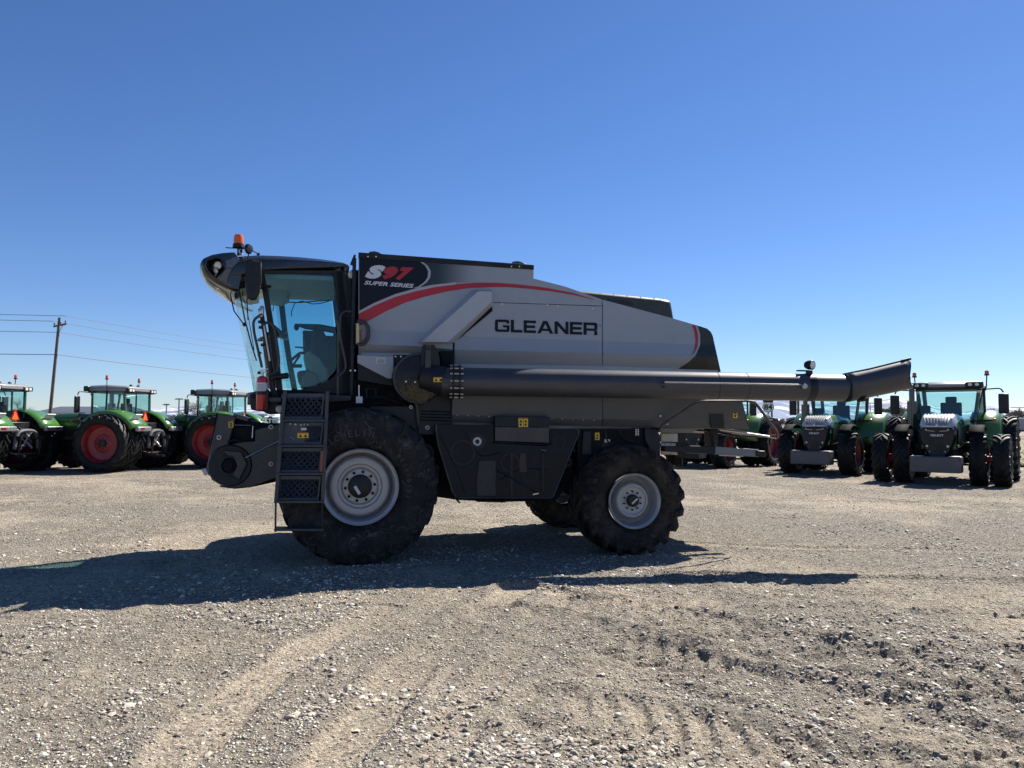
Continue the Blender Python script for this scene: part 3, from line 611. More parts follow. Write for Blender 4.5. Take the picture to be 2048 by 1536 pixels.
# ---------------------------------------------------------------- combine harvester
CB = empty('combine_harvester', ORG, R(YAW)); tag(CB, 'large grey and black combine harvester with red stripe, parked side on across the gravel', 'combine harvester')
def interp(x, tab):
    for (a, b), (c, d) in zip(tab[:-1], tab[1:]):
        if x <= c: return b + (d - b) * (x - a) / (c - a)
    return tab[-1][1]
TOP = [(716, 506), (1067, 530), (1067.01, 557), (1130, 573), (1200, 598), (1350, 638), (1391, 650), (1414, 657), (1422, 664), (1427, 676), (1441, 742), (1460, 742)]
CR0 = [(716, 659), (870, 665), (908, 672), (1204, 682), (1450, 691)]
CR1 = [(716, 688), (860, 693), (908, 699), (1204, 707), (1450, 716)]
CR2 = [(716, 709), (905, 712), (908, 735), (1204, 739), (1450, 746)]
YU = .58
def yprof(u, v):
    a, b, c = interp(u, CR0), interp(u, CR1), interp(u, CR2)
    if v <= a: return YU
    if v <= b: return YU - .04 * (v - a) / (b - a)
    return YU - .04 + .15 * min(1, (v - b) / (c - b))
def skin(us, vf, name, m, dy=0, nv=1, solid=.015):
    """us: stations; vf(u) -> list of v levels from the top down"""
    mb = MB(); rows = []
    for u in us:
        lv = vf(u); r = []
        for a, b in zip(lv[:-1], lv[1:]):
            for k in range(nv): v = a + (b - a) * k / nv; r.append(P(u, v, yprof(u, v) + dy))
        r.append(P(u, lv[-1], yprof(u, lv[-1]) + dy))
        if solid: r = [r[0] + Vector((0, .655 - r[0].y, 0))] + r + [r[-1] + Vector((0, max(.03, .655 - r[-1].y), .0))]
        rows.append(r)
    mb.loft(rows, False, False); return mb.build(name, m, CB, smooth=0)
# inner body so that nothing can be seen through
MB().prism(outl([(722, 512), (1065, 534), (1067, 561), (1130, 577), (1200, 602), (1350, 642), (1410, 660), (1436, 742), (1436, 800), (1290, 860), (900, 860), (900, 715), (722, 712)], .66), (0, 2.2, 0)).build('body_shell', M_SILVER, CB)
skin([717, 760, 820, 880, 940, 1000, 1067], lambda u: [interp(u, TOP) + 9, interp(u, CR0)], 'tank_side_panel', M_SILVER)
skin([1067.02, 1130, 1204], lambda u: [interp(u, TOP), interp(u, CR0)], 'upper_side_panel', M_SILVER)
skin([717, 780, 840, 905], lambda u: [interp(u, CR0), interp(u, CR1), interp(u, CR2)], 'front_lower_panel', M_SILVER)
skin([909.5, 1000, 1100, 1204], lambda u: [interp(u, CR0), interp(u, CR1), interp(u, CR2)], 'main_lower_panel', M_SILVER)
skin([1205.5, 1280, 1350, 1391, 1402, 1414, 1422, 1427], lambda u: [interp(u, TOP), max(interp(u, CR0), interp(u, TOP) + 1), interp(u, CR1), interp(u, CR2)], 'rear_side_panel', M_SILVER)
# rear cap with curved front edge
ARC = [(640, 1386), (652, 1393), (670, 1398), (690, 1398), (710, 1389.5), (724, 1375), (733, 1361), (743, 1345)]
EDG = [(640, 1380), (650, 1391), (653, 1402), (657, 1413), (662, 1420), (670, 1425), (685, 1428.5), (743, 1441.5)]
def arcskin(name, m, fl, fr, v0, v1, dy, n=26):
    rows = []
    for i in range(n + 1):
        v = v0 + (v1 - v0) * i / n; a, b = fl(v), fr(v); rows.append([P(u, v, yprof(u, v) + dy) for u in (a, a + (b - a) * .5, b)])
    MB().loft(rows, False, False).build(name, m, CB, smooth=20)
A_ = lambda v: interp(v, ARC); E_ = lambda v: interp(v, EDG)
arcskin('rear_cap', M_CAPB, lambda v: A_(v) , lambda v: max(E_(v), A_(v) + .3), 651, 743, -.004)
arcskin('grey_arc_stripe', M_SILVERL, lambda v: A_(v) - 1.2, lambda v: A_(v) + 2.2, 652, 742, -.007)
RED2 = [(649, 1384), (665, 1389.5), (680, 1391.5), (697, 1389.5), (713, 1382.5)]; REDW = [(649, 6.5), (665, 6.5), (680, 5), (697, 3.2), (713, .2)]
arcskin('red_arc_stripe', M_RED, lambda v: interp(v, RED2), lambda v: interp(v, RED2) + interp(v, REDW), 650, 712, -.005)
# back wall of the cap wraps round the tail
MB().loft([[P(E_(v), v, yprof(E_(v), v) - .002), P(E_(v), v, yprof(E_(v), v)) + Vector((.05, .10, 0)), P(E_(v), v, yprof(E_(v), v)) + Vector((.08, 1.15, 0)), P(E_(v), v, yprof(E_(v), v)) + Vector((0, 2.3, 0))] for v in (650, 653, 657, 662, 670, 685, 700, 720, 743)], False, False).build('tail_wrap', M_CAPB, CB)
# side decals on the tank
def strip(name, m, up, lo, us, dy):
    mb = MB(); rows = [[P(u, interp(u, up), YU + dy), P(u, interp(u, lo), YU + dy)] for u in us]; mb.loft(rows, False, False); return mb.build(name, m, CB)
RU = [(717, 627.3), (750, 610), (791, 593), (831, 582), (871, 573.3), (912, 568.3), (952, 565.7), (993, 565.4), (1033, 568.3), (1080, 573.8), (1103, 577.6), (1146, 586), (1189, 599)]
RL = [(717, 653), (736, 642.4), (770.7, 623.2), (811, 605), (851.5, 593), (892, 583.3), (932, 576.8), (972.6, 574.2), (1013, 574.2), (1053, 577), (1103, 582.6), (1146, 589.6), (1189, 599.6)]
GU = [(717, 622.5), (750, 605), (791, 588), (831, 576.8), (863, 570), (912, 564.4)]
us = [717 + (1189 - 717) * i / 50 for i in range(51)]
strip('red_swoosh', M_RED, RU, RL, us, -.006)
strip('grey_swoosh_edge', M_SILVERL, GU, [(a, b + .6) for a, b in RU[:6]], [717 + (912 - 717) * i / 24 for i in range(25)], -.008)
AR2 = [(524, 843), (531.4, 853), (542.5, 859), (554.6, 858), (564.7, 851), (572.8, 839), (577, 826)]
lo = [(a, b + 1) for a, b in GU]
mb = MB(); pts = [(718.5, 515.5), (842, 523.5), (853, 531.4), (859, 542.5), (858, 554.6), (851, 564.7), (839, 572.8)] + [(u, interp(u, lo)) for u in (831, 811, 791, 770, 750, 733, 718.5)]
mb.prism(outl(pts, YU - .0035), (0, .002, 0)); mb.build('black_decal_panel', M_NAVY, CB)
m = mat('fading_decal_print', (.012, .018, .02), .3, 0, .02); t = m.node_tree; bb = t.nodes['Principled BSDF']
tc = N(t, 'ShaderNodeTexCoord'); sx = N(t, 'ShaderNodeSeparateXYZ'); t.links.new(tc.outputs['Object'], sx.inputs[0]); xa, xb = P(866, 560, YU).x, P(968, 545, YU).x
r_ = N(t, 'ShaderNodeMapRange', interpolation_type='SMOOTHSTEP'); r_.inputs['From Min'].default_value = xa; r_.inputs['From Max'].default_value = xb; t.links.new(sx.outputs[0], r_.inputs['Value'])
mx = N(t, 'ShaderNodeMix', data_type='RGBA'); mx.inputs['A'].default_value = (.016, .026, .028, 1); mx.inputs['B'].default_value = (.31, .335, .365, 1); t.links.new(r_.outputs[0], mx.inputs['Factor']); t.links.new(mx.outputs['Result'], bb.inputs['Base Color'])
slab([(842, 523.5), (975, 532.5), (975, 564.5), (912, 565), (863, 571), (839, 576), (851, 564.7), (858, 554.6), (859, 542.5), (853, 531.4)], YU - .0055, YU - .0042).build('fading_decal', m, CB)
arc = [P(a, v, YU - .007) for v, a in AR2]
mb = MB(); mb.loft([[P(a - 2.6, v, YU - .0085), P(a + 2.6, v, YU - .0085)] for v, a in [(524 + (576 - 524) * i / 16, interp(524 + (576 - 524) * i / 16, AR2)) for i in range(17)]], False, False); mb.build('grey_arc', M_SILVERL, CB)
YD = YU - .009
text_obj('S', [P(734, 529, YD), P(772, 531, YD), P(766, 558.5, YD), P(729, 556.5, YD)], M_WHITE, 'letter_s', CB, .085, .25)
text_obj('9', [P(768, 532, YD - .002), P(797, 533.5, YD - .002), P(793, 560, YD - .002), P(763, 558.5, YD - .002)], M_RED, 'number_nine', CB, .085, .25)
text_obj('7', [P(797, 533.5, YD), P(828, 535.5, YD), P(820, 562, YD), P(790, 560, YD)], M_RED, 'number_seven', CB, .085, .25)
text_obj('SUPER SERIES', [P(729.5, 561, YD), P(828, 568, YD), P(827, 576, YD), P(728, 569, YD)], M_WHITE, 'super_series_lettering', CB, .028, .22)
# GLEANER block letters
t_, s_ = .30, .215
def bx(a, b, c, d): return [(a, b), (c, b), (c, d), (a, d)]
c_ = .12
GLY = {'G': (1.42, [[(0, c_ * 1.4), (t_, s_), (t_, 1 - s_), (0, 1 - c_ * 1.4)], [(0, 1 - c_ * 1.4), (t_, 1 - s_), (1.42 - .02, 1 - s_), (1.34, .97), (1.25, 1), (.2, 1), (.06, .95)], [(1.12, 1 - s_), (1.12, .70), (1.4, .70), (1.4, 1 - s_)],
                    [(0, c_ * 1.4), (.06, .05), (.2, 0), (1.22, 0), (1.38, .06), (1.42, .2), (t_, s_)], [(1.14, s_ - .012), (1.42, .2), (1.42, .55), (1.14, .55)], [(.78, .37), (1.14, .37), (1.14, .55), (.78, .55)]]),
       'L': (1.12, [bx(0, 0, t_, 1), bx(t_, 0, 1.12, s_)]), 'E': (1.2, [bx(0, 0, t_, 1), bx(t_, 0, 1.2, s_), bx(t_, .395, 1.12, .605), bx(t_, 1 - s_, 1.2, 1)]),
       'A': (1.56, [[(0, 0), (.33, 0), (.78, .80), (.78, 1), (.58, 1)], [(1.56, 0), (1.23, 0), (.78, .80), (.78, 1), (.98, 1)], [(.4425, .2), (1.1175, .2), (1.016, .38), (.544, .38)]]),
       'N': (1.36, [bx(0, 0, t_, 1), bx(1.36 - t_, 0, 1.36, 1), [(t_, 1), (t_, .66), (1.36 - t_, 0), (1.36 - t_, .34)]]),
       'R': (1.36, [bx(0, 0, t_, 1), [(t_, 1 - s_), (1.06, 1 - s_), (1.36, .86), (1.3, .96), (1.18, 1), (t_, 1)], [(1.06, .52), (1.36, .52), (1.36, .86), (1.06, 1 - s_)], [(t_, .34), (1.2, .34), (1.3, .42), (1.36, .52), (t_, .52)], bx(1.06, 0, 1.34, .34)])}
word = 'GLEANER'; gap = .13; tot = sum(GLY[c][0] for c in word) + gap * 6; x0 = 0
for ch in word:
    wd, polys = GLY[ch]; mb = MB()
    for pl in polys:
        q = []
        for (x, z) in pl:
            s_u = (x0 + x) / tot; u = 990 + 205 * s_u; vt = 638.5 + 7 * s_u; vb = 663.5 + 7 * s_u; q.append(P(u, vb + (vt - vb) * z, YU - .006))
        mb.prism(q, (0, .004, 0))
    mb.build('letter', M_LETTER, CB); x0 += wd + gap
mb = MB(); mb.lathe([(.011, 0), (.016, 0)], P(1200, 651, YU - .004), (0, 1, 0), 14); mb.build('registered_mark', M_LETTER, CB)
for u, v in ((1331, 644), (1343, 656), (1356, 668), (1373, 687), (1213, 715), (1227, 716), (1242, 716), (1257, 717), (820, 676), (836, 680), (1010, 700), (1060, 704)):
    MB().cyl(P(u, v, yprof(u, v) - .004), P(u, v, yprof(u, v) + .01), .007, 8).build('rivet', M_SILVER2, CB)
# top rail of the tank, lid hinges, seams
slab([(717, 504.5), (1068, 529.5), (1068, 539), (717, 515.5)], YU - .02, YU + .04).build('tank_top_rail', M_DARK, CB, bevel=.004)
for a, b in ((737, 765), (1024, 1051)):
    q = MB(); va = 506 + (a - 720) * .069; q.prism(outl([(a, va + 1), (a + 2, va - 4), (a + 12, va - 5), (a + 20, va - 3), (b + 3, va + 3)], YU - .01), (0, .08, 0)); hb = q.build('lid_hinge', M_GREY, CB, bevel=.004)
    for k in (1, 17): MB().cyl(P(a + k - 2, va + 6, YU - .03), P(a + k - 2, va + 6, YU - .02), .010, 10).build('rivet', M_STEEL, hb)
MB().tube([P(u, 605 + (u - 985) * .032, YU - .002) for u in (986, 1095)] + [P(u, 605 + (u - 985) * .032, YU - .002) for u in (1204, 1206)], .004, 4).build('panel_seam', M_DARK, CB)
MB().tube([P(1204.8, 606, YU), P(1204.8, 682, YU)], .004, 4).build('panel_seam', M_DARK, CB)
MB().tube([P(907.3, 672, YU), P(907.3, 700, YU - .04), P(907.3, 735, YU + .10)], .006, 4).build('panel_seam', M_DARK, CB)
for u, v in ((1004, 608), (1186, 617), (1095, 610), (1116, 612)): MB().cyl(P(u, v, YU - .008), P(u, v, YU), .012, 10).build('latch', M_STEEL, CB)
# chute cover
mb = MB(); f1 = [(957, 582), (982, 582), (985, 586), (983, 604), (896, 684.5), (843, 684.5)]; y0 = YU - .17
fr = outl(f1, y0); bk = outl([(945, 580), (982, 580), (985, 584), (985, 612), (909, 686), (832, 686)], YU - .002)
mb.loft([bk, fr], True); cc = mb.build('chute_cover', M_SILVER2, CB, bevel=.006)
for u, v in ((873, 661), (883, 673)): MB().cyl(P(u, v, y0 - .008), P(u, v, y0), .011, 8).build('bolt', M_STEEL, cc)
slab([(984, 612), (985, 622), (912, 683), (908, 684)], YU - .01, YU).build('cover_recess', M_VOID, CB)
# small front lower panel with plate
slab([(715, 710), (787, 712.5), (787, 757), (775, 757), (715, 726)], .50, .70).build('corner_panel', M_SILVER, CB, bevel=.006)
slab([(752, 715), (771.5, 715.5), (771.5, 727.5), (752, 727)], .495, .4995).build('type_plate', M_WLAB, CB)
mb = MB()
for k in range(4): mb.prism(outl([(754, 717.5 + k * 2.4), (769.5, 717.9 + k * 2.4), (769.5, 718.8 + k * 2.4), (754, 718.4 + k * 2.4)], .493), (0, .001, 0))
mb.build('plate_print', M_LETTER, CB)
slab([(787, 709), (905, 712), (905, 800), (800, 800), (787, 757)], .62, .8).build('dark_side_plate', M_NAVYST, CB)
for u, v in ((791, 713), (802, 713)): MB().cyl(P(u, v, .60), P(u, v, .62), .011, 8).build('bolt', M_STEEL, CB)
slab([(716, 727), (775, 758), (800, 758), (800, 774), (716, 760)], .60, 1.0).build('corner_brace', M_DARK, CB)
# engine hood hump behind the tank
mb = MB(); a = outl([(1100, 574), (1140, 578.5), (1322, 596.5), (1343, 600.5), (1353, 660), (1100, 660)], 1.35); mb.prism(a, (0, 1.3, 0)); eh = mb.build('engine_hood', M_CAPB, CB, bevel=.05)
slab([(1215, 598), (1262, 603), (1268, 610), (1215, 606)], 1.33, 1.35).build('hood_vent', M_DARK, eh)
for k in range(5): MB().cyl(P(1200 + k * 27, 586.5 + k * 2.7, 1.33), P(1200 + k * 27, 586.5 + k * 2.7, 1.35), .012, 8).build('rivet', M_STEEL, eh)

# ---- unloading auger
PA, PB = P(868, 762.5, .22), P(1687, 776, -.55); PR = .183; pd = (PB - PA).normalized()
elb = MB(); ec = P(836, 757, .30)
elb.lathe([(.02, -.12), (.25, -.115), (.295, -.09), (.318, -.04), (.325, 0), (.325, .2), (.31, .34), (.02, .35)], ec, (0, 1, 0), 40)
elb.cyl(ec + Vector((.05, -.02, .02)), PA + pd * .15, .19, 32)
M_CHAFF = mat('chaff_dusted_steel', (.035, .037, .04), .45, 0, .15, 5, dust=.85, dustcol=(.095, .08, .04), dscale=14)
o = elb.build('auger_elbow', [M_DARK], CB, bevel=.01)
t = M_GREY
# old crop dust lies in the bottom of the elbow
mb = MB(); rr = .327
for k in range(2600):
    a = random.gauss(-1.62, .55); rad = random.uniform(.0, 1) ** .5 * .30; x, z = math.cos(a) * rad, math.sin(a) * rad
    if z > -.06 + random.uniform(-.10, .06): continue
    yy = -.125 + max(0, (rad - .25)) * .8; c0 = ec + Vector((x, yy - .004, z)); s0 = random.uniform(.004, .016); an = random.uniform(0, 3.1); d0 = Vector((math.cos(an) * s0, 0, math.sin(an) * s0)); d1 = Vector((-d0.z, 0, d0.x)) * .35
    mb.add([c0 - d0, c0 + d1, c0 + d0, c0 - d1 - Vector((0, .004, 0))], [(0, 1, 2, 3)], random.randint(0, 1))
tag(mb.build('crop_dust', [mat('chaff', (.16, .135, .065), .95, 0, .3), mat('old_chaff', (.09, .075, .04), .95, 0, .3)], CB, smooth=0), kind='stuff')
for u, v in ((812, 763), (830, 764)): MB().cyl(P(u, v, .165), P(u, v, .20), .011, 8).build('bolt', M_STEEL, CB)
MB().tube([ec + Vector((math.cos(R(a)) * .312, -.08, math.sin(R(a)) * .312)) for a in range(75, 300, 9)], .016, 8).build('elbow_rim', M_GREY, CB)
for k, (pts) in enumerate((((725, 800), (760, 792), (800, 806), (830, 818)), ((722, 812), (770, 806), (812, 815), (838, 842)), ((845, 800), (858, 830), (880, 812), (900, 822)), ((700, 806), (735, 815), (790, 822)))):
    MB().tube([P(u, v, .52 + .03 * k) for u, v in pts], .014, 6, round_=.1).build('hydraulic_hose', M_BLACK, CB)
# bracket above the elbow
slab([(846, 689), (868, 689), (876, 700), (880, 720), (880, 742), (870, 748), (852, 748), (843, 735), (842, 708)], .16, .20).build('elbow_bracket', M_DARK, CB, bevel=.01)
slab([(852, 690), (862, 690), (862, 740), (850, 745)], .12, .16).build('bracket_rib', M_GREY, CB, bevel=.006)
MB().cyl(P(857, 697, .10), P(857, 697, .17), .028, 14).build('pivot_pin', M_DARK, CB)
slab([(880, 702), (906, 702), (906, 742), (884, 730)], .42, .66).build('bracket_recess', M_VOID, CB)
# flanges
for dd in (.235, .315):
    q = MB(); c0 = PA + pd * dd; q.cyl(c0, c0 + pd * .022, .225, 36); fl = q.build('flange', M_DARK, CB, bevel=.003)
    if dd < .3:
        for k in range(14):
            an = 2 * math.pi * k / 14; x_, y_, _ = basis(pd); c1 = c0 + (x_ * math.cos(an) + y_ * math.sin(an)) * .208
            MB().cyl(c1 - pd * .03, c1 + pd * .14, .011, 8).build('flange_bolt', M_STEEL, fl)
MB().cyl(PA + pd * .1, PA + pd * .34, .188, 32).build('elbow_collar', M_GREY, CB)
# tube in three sections
LEN = (PB - PA).length
seams = [.335, (P(1434, 771, -.35) - PA).length, (P(1492, 772, -.4) - PA).length, LEN]
for a, b in zip(seams[:-1], seams[1:]): MB().cyl(PA + pd * (a + .002), PA + pd * (b - .002), PR, 64, caps=True).build('auger_tube', M_GREYP, CB, bevel=.004)
for q in seams[1:3]: MB().cyl(PA + pd * (q - .004), PA + pd * (q + .004), PR - .004, 48).build('seam_band', M_DARK, CB)
# tube-side control rod and its plate
yr = lambda u: .22 - .77 * (u - 868) / (1687 - 868) - PR - .02
MB().tube([P(1328, 764.5, yr(1328)), P(1602, 769.5, yr(1602))], .009, 8).build('control_rod', M_STEEL, CB)
for v in (764.5, 774): MB().cyl(P(1327, v, yr(1327) - .01), P(1327, v, yr(1327) + .03), .018, 10).build('rod_pin', M_DARK, CB)
MB().lathe([(.0, -.02), (.03, -.015), (.035, .01), (.03, .03)], P(1610, 772.5, yr(1610) - .01), (0, 1, 0), 12).build('rod_knob', M_BEIGE, CB)
# work light on the tube
c0 = P(1619, 748, -.5); lt = MB(); lt.cyl(c0 + Vector((0, 0, -.02)), P(1618, 741, -.5), .045, 12); lt.box(P(1606, 741.5, -.5), (.17, .05, .018)); wl = lt.build('work_light_mount', M_BLACK, CB)
c1 = P(1622, 730, -.5); ax = Vector((.35, -.9, -.05)).normalized()
MB().lathe([(.02, .09), (.045, .08), (.062, .04), (.066, -.02), (.060, -.03)], c1, ax * -1, 20).build('lamp_housing', M_BLACK, wl)
MB().lathe([(.001, .028), (.03, .03), (.052, .028), (.055, .02)], c1, ax, 20).build('lamp_lens', M_LAMP, wl)
q = MB(); c2 = PA + pd * ((P(1618, 775, -.5) - PA).length); q.cyl(c2 - pd * .05, c2 + pd * .05, PR + .006, 40); q.build('light_clamp', M_DARK, CB)
# spout: an open trough turned up at its end
x_, y_, _ = basis(pd)
def ring(c, d, ry, rz, a0, a1, n=22, th=.0):
    side = Vector((0, 1, 0)); side = (side - d * side.dot(d)).normalized(); up = side.cross(d) * -1
    if up.z < 0: up = -up
    return [c + side * (-math.cos(R(a0 + (a1 - a0) * i / n))) * ry + up * math.sin(R(a0 + (a1 - a0) * i / n)) * rz for i in range(n + 1)]
SA, SB = P(1690, 776, -.555), P(1818, 746.5, -.70); sdv = (SB - SA).normalized(); rings = []
for k in range(9):
    t = k / 8; cut = 1 - .10 * t; c0 = SA.lerp(SB, t)
    rg = ring(c0, sdv, PR + .008 + .014 * t, PR + .008 + .018 * t, 80 - 12 * min(1, t * 3), -245 if t < .1 else -235, 26)
    if k == 8: rg = [p + sdv * (-.13 * math.exp(-((i - 7) / 4.5) ** 2)) for i, p in enumerate(rg)]
    rings.append(rg)
o = MB().loft(rings, False, False).build('spout', M_GREYP, CB, solid=.008)
MB().tube([r[0] for r in rings], .014, 8).build('spout_rim', M_GREY, CB)
MB().tube(rings[-1], .007, 6).build('spout_edge', M_DARK, CB)
MB().tube(ring(SA - sdv * .01, pd, PR + .012, PR + .012, 0, 359, 32), .008, 6).build('spout_joint', M_DARK, CB)
slab([(1725, 799), (1738, 796.5), (1738, 801), (1726, 803.5)], -.72, -.6).build('spout_tab', M_BLACK, CB)
MB().tube([rings[-1][0] - sdv * .1, rings[-1][0] + sdv * .03], .019, 8).build('rim_end', M_BLACK, CB)
# tube rest on the rear
MB().tube([P(1318, 864, .33), P(1323, 852, .30), P(1396, 802.5, .16), P(1508, 801.5, .16), P(1556, 868, .36), P(1553, 876, .45)], .021, 8, round_=.12).build('tail_guard_tube', M_GREY, CB)
MB().tube([P(1553, 872, .40), P(1500, 873, .6), P(1468, 871, .8), P(1436, 864, 1.0)], .018, 8).build('tail_stay', M_GREY, CB)
MB().tube([P(1552, 876, .42), P(1530, 872, .45), P(1440, 859, .6)], .014, 8).build('tail_stay', M_STEEL, CB)

# ---- lower skirt
M_SKIRT = mat('mid_grey_skirt_paint', (.072, .078, .088), .42, 0, .06, 2, dust=.08, spec=.35)
def sk(name, top, mid, bot, y0, y1, y2, m):
    rows = [[P(u, v, y0) for u, v in top], [P(u, v, y1) for u, v in mid], [P(u, v, y2) for u, v in bot]]
    return MB().loft([[p + Vector((0, .1, 0)) for p in rows[0]]] + rows + [[p + Vector((0, .1, 0)) for p in rows[-1]]], False, False).build(name, m, CB, smooth=0)
sk('lower_skirt', [(905, 788), (990, 789), (1100, 790), (1204.5, 792)], [(904, 829), (990, 832), (1100, 836), (1204.5, 840)], [(904, 844), (990, 847), (1100, 850.5), (1203, 853)], .36, .40, .47, M_SKIRT)
sk('rear_skirt', [(1205.5, 792), (1300, 795), (1400, 797), (1484, 799)], [(1205.5, 838), (1300, 840), (1400, 842), (1492, 842)], [(1205.5, 853), (1300, 855), (1400, 857), (1499, 859)], .36, .42, .50, M_SKIRT)
MB().tube([P(1204.9, 792, .37), P(1204.9, 840, .40), P(1203.5, 853, .47)], .004, 4).build('panel_seam', M_DARK, CB)
for k in range(14):
    u = 915 + k * 21
    if 985 < u < 1105 and 0: continue
    MB().cyl(P(u, 830.5 + (u - 915) * .037, .39), P(u, 830.5 + (u - 915) * .037, .40), .006, 6).build('rivet', M_STEEL, CB)
slab([(1413, 806), (1437, 808), (1446, 826), (1449, 856), (1424, 856), (1418, 830)], .40, .43).build('skirt_recess', M_BLACK, CB)
slab([(1484, 800), (1499, 859), (1320, 857), (1320, 800)], .55, 2.75).build('rear_body', M_GREY, CB)
MB().tube([P(1270, 856, .38), P(1205 + 90, 836, .39)], .004, 4)
for u, v in ((1321, 832), (1335, 848), (1205, 801)): MB().cyl(P(u, v, .38), P(u, v, .42), .012, 8).build('bolt', M_STEEL, CB)
def label(pix, y, m, name='warning_label', marks=True):
    o = slab(pix, y - .002, y).build(name, m, CB)
    if marks:
        (a, b), (c, d) = pix[0], pix[2]; w_, h_ = c - a, d - b
        MB().prism(outl([(a, b), (c, b), (c, b + h_ * .14), (a, b + h_ * .14)], y - .003), (0, .001, 0)).build('label_bar', mat('label_red', (.35, .08, .02), .5), o)
        q = MB()
        if w_ > h_:
            for cx_ in (a + w_ * .27, a + w_ * .73): q.prism(outl([(cx_, b + h_ * .25), (cx_ + w_ * .15, b + h_ * .85), (cx_ - w_ * .15, b + h_ * .85)], y - .0032), (0, .001, 0))
        else:
            q.prism(outl([(a + w_ / 2, b + h_ * .22), (a + w_ * .85, b + h_ * .52), (a + w_ * .15, b + h_ * .52)], y - .0032), (0, .001, 0)); q.prism(outl([(a + w_ * .25, b + h_ * .65), (a + w_ * .75, b + h_ * .62), (a + w_ * .6, b + h_ * .9), (a + w_ * .3, b + h_ * .9)], y - .0032), (0, .001, 0))
        q.build('pictogram', M_LETTER, o)
    return o
# hinged box with yellow labels
slab([(990, 832), (1099, 834), (1099, 854.5), (990, 853)], .30, .5).build('battery_box', M_NAVYST, CB, bevel=.006)
slab([(990, 853.6), (1099, 855.2), (1099, 886), (990, 882)], .315, .5).build('battery_box_lid', M_GREY, CB, bevel=.006)
label([(1037, 835), (1046, 835), (1046, 854), (1037, 854)], .298, M_YEL); label([(1047, 835), (1056, 835), (1056, 854), (1047, 854)], .298, M_YEL)
MB().tube([P(984, 848, .31), P(986, 884, .31), P(1090, 889, .31), P(1101, 886, .31), P(1102, 856, .31)], .010, 6, round_=.05).build('box_rim', M_DARK, CB)
label([(1160, 822), (1167, 822), (1167, 833), (1160, 833)], .40, M_WLAB, 'white_label', False); label([(1170, 821.5), (1175, 821.5), (1175, 833.5), (1170, 833.5)], .40, M_WLAB, 'white_label', False)
label([(1180, 822), (1188, 822), (1188, 831), (1180, 831)], .40, M_YEL); label([(1188.5, 822), (1197, 822), (1197, 831), (1188.5, 831)], .40, M_YEL)
label([(1466, 819), (1475, 819), (1475, 836), (1466, 836)], .40, M_YEL)
label([(1190, 864), (1199, 864), (1199, 880), (1190, 880)], .46, M_YEL); label([(1209, 878.5), (1220, 878.5), (1220, 885), (1209, 885)], .46, M_WLAB, 'white_label', False)
label([(1204, 887), (1225, 887), (1225, 895), (1204, 895)], .46, M_BLACK, 'data_plate', False)
# ---- dark guard shield
SH = [(873, 849), (985, 850), (986, 886), (1091, 892), (1103, 888), (1103, 857), (1150, 857), (1158, 860), (1157, 868), (1130, 935), (1106, 994), (1100, 996), (915, 996), (905, 985), (876, 890), (872, 860)]
slab(SH, .30, .33).build('guard_shield', mat('dark_shield_plastic', (.003, .006, .011), .34, 0, .2, 3, dust=.025, coat=0, spec=.2), CB, bevel=.004)
MB().tube(outl([(873, 849), (872, 860), (876, 890), (905, 985), (915, 996), (1100, 996), (1106, 994), (1130, 935), (1157, 868), (1158, 860), (1150, 857)], .296), .011, 6, round_=.04).build('shield_edge', M_GREY, CB)
slab([(958, 921), (992, 921), (992, 992), (953, 992), (953, 960)], .285, .30).build('shield_panel', mat('worn_shield_plate', (.012, .015, .02), .5, 0, .15, dust=.1), CB, bevel=.006)
MB().lathe([(.001, -.01), (.05, -.012), (.105, 0), (.105, .02)], P(956, 882, .295), (0, 1, 0), 28).build('shield_disc', M_DARK, CB)
for u, v, r in ((925, 905, .17), (1020, 925, .13), (1060, 950, .10), (1118, 885, .09)): MB().lathe([(r * .80, .0), (r * .82, -.004), (r, -.004), (r * 1.02, 0)], P(u, v, .30), (0, 1, 0), 32).build('embossed_ring', M_NAVYST, CB)
for pts in (((930, 862), (960, 915), (1000, 905)), ((1000, 960), (1040, 935), (1095, 940)), ((880, 870), (915, 940), (930, 985))): MB().tube([P(u, v, .298) for u, v in pts], .008, 5, round_=.1).build('shield_crease', M_NAVYST, CB)
MB().lathe([(.030, -.006), (.055, -.012), (.058, .0)], P(954.5, 883, .28), (0, 1, 0), 24).build('hub_ring', M_ZINC, CB)
for (a, b, c, d) in ((1020, 905, 1026, 990), (1084, 905, 1088, 985)): slab([(a, b), (c, b), (c, d), (a, d)], .288, .30).build('shield_rib', M_DARK, CB, bevel=.004)
MB().tube([P(992, 938, .285), P(1035, 962, .285), P(1075, 985, .285)], .014, 6).build('shield_brace', M_DARK, CB)
slab([(1040, 906), (1052, 906), (1054, 945), (1038, 945)], .29, .30).build('filter_can', mat('dark_maroon', (.03, .014, .014), .5, 0, .1), CB, bevel=.01)
MB().tube([P(1082, 899, .29), P(1092, 902, .285)], .007, 6).build('shield_handle', M_STEEL, CB); slab([(1066, 988), (1077, 985.5), (1077, 988), (1066, 990.5)], .28, .30).build('shield_handle', M_STEEL, CB)
def washer(u, v, y, r=.034, name='fastener'):
    q = MB().lathe([(r * .42, -.004), (r * .5, -.010), (r * .9, -.008), (r, .0)], P(u, v, y), (0, 1, 0), 18); o = q.build(name, M_CREAM, CB)
    MB().cyl(P(u, v, y) - Vector((0, .006, 0)), P(u, v, y), r * .45, 8).build('fastener_screw', M_DARK, o)
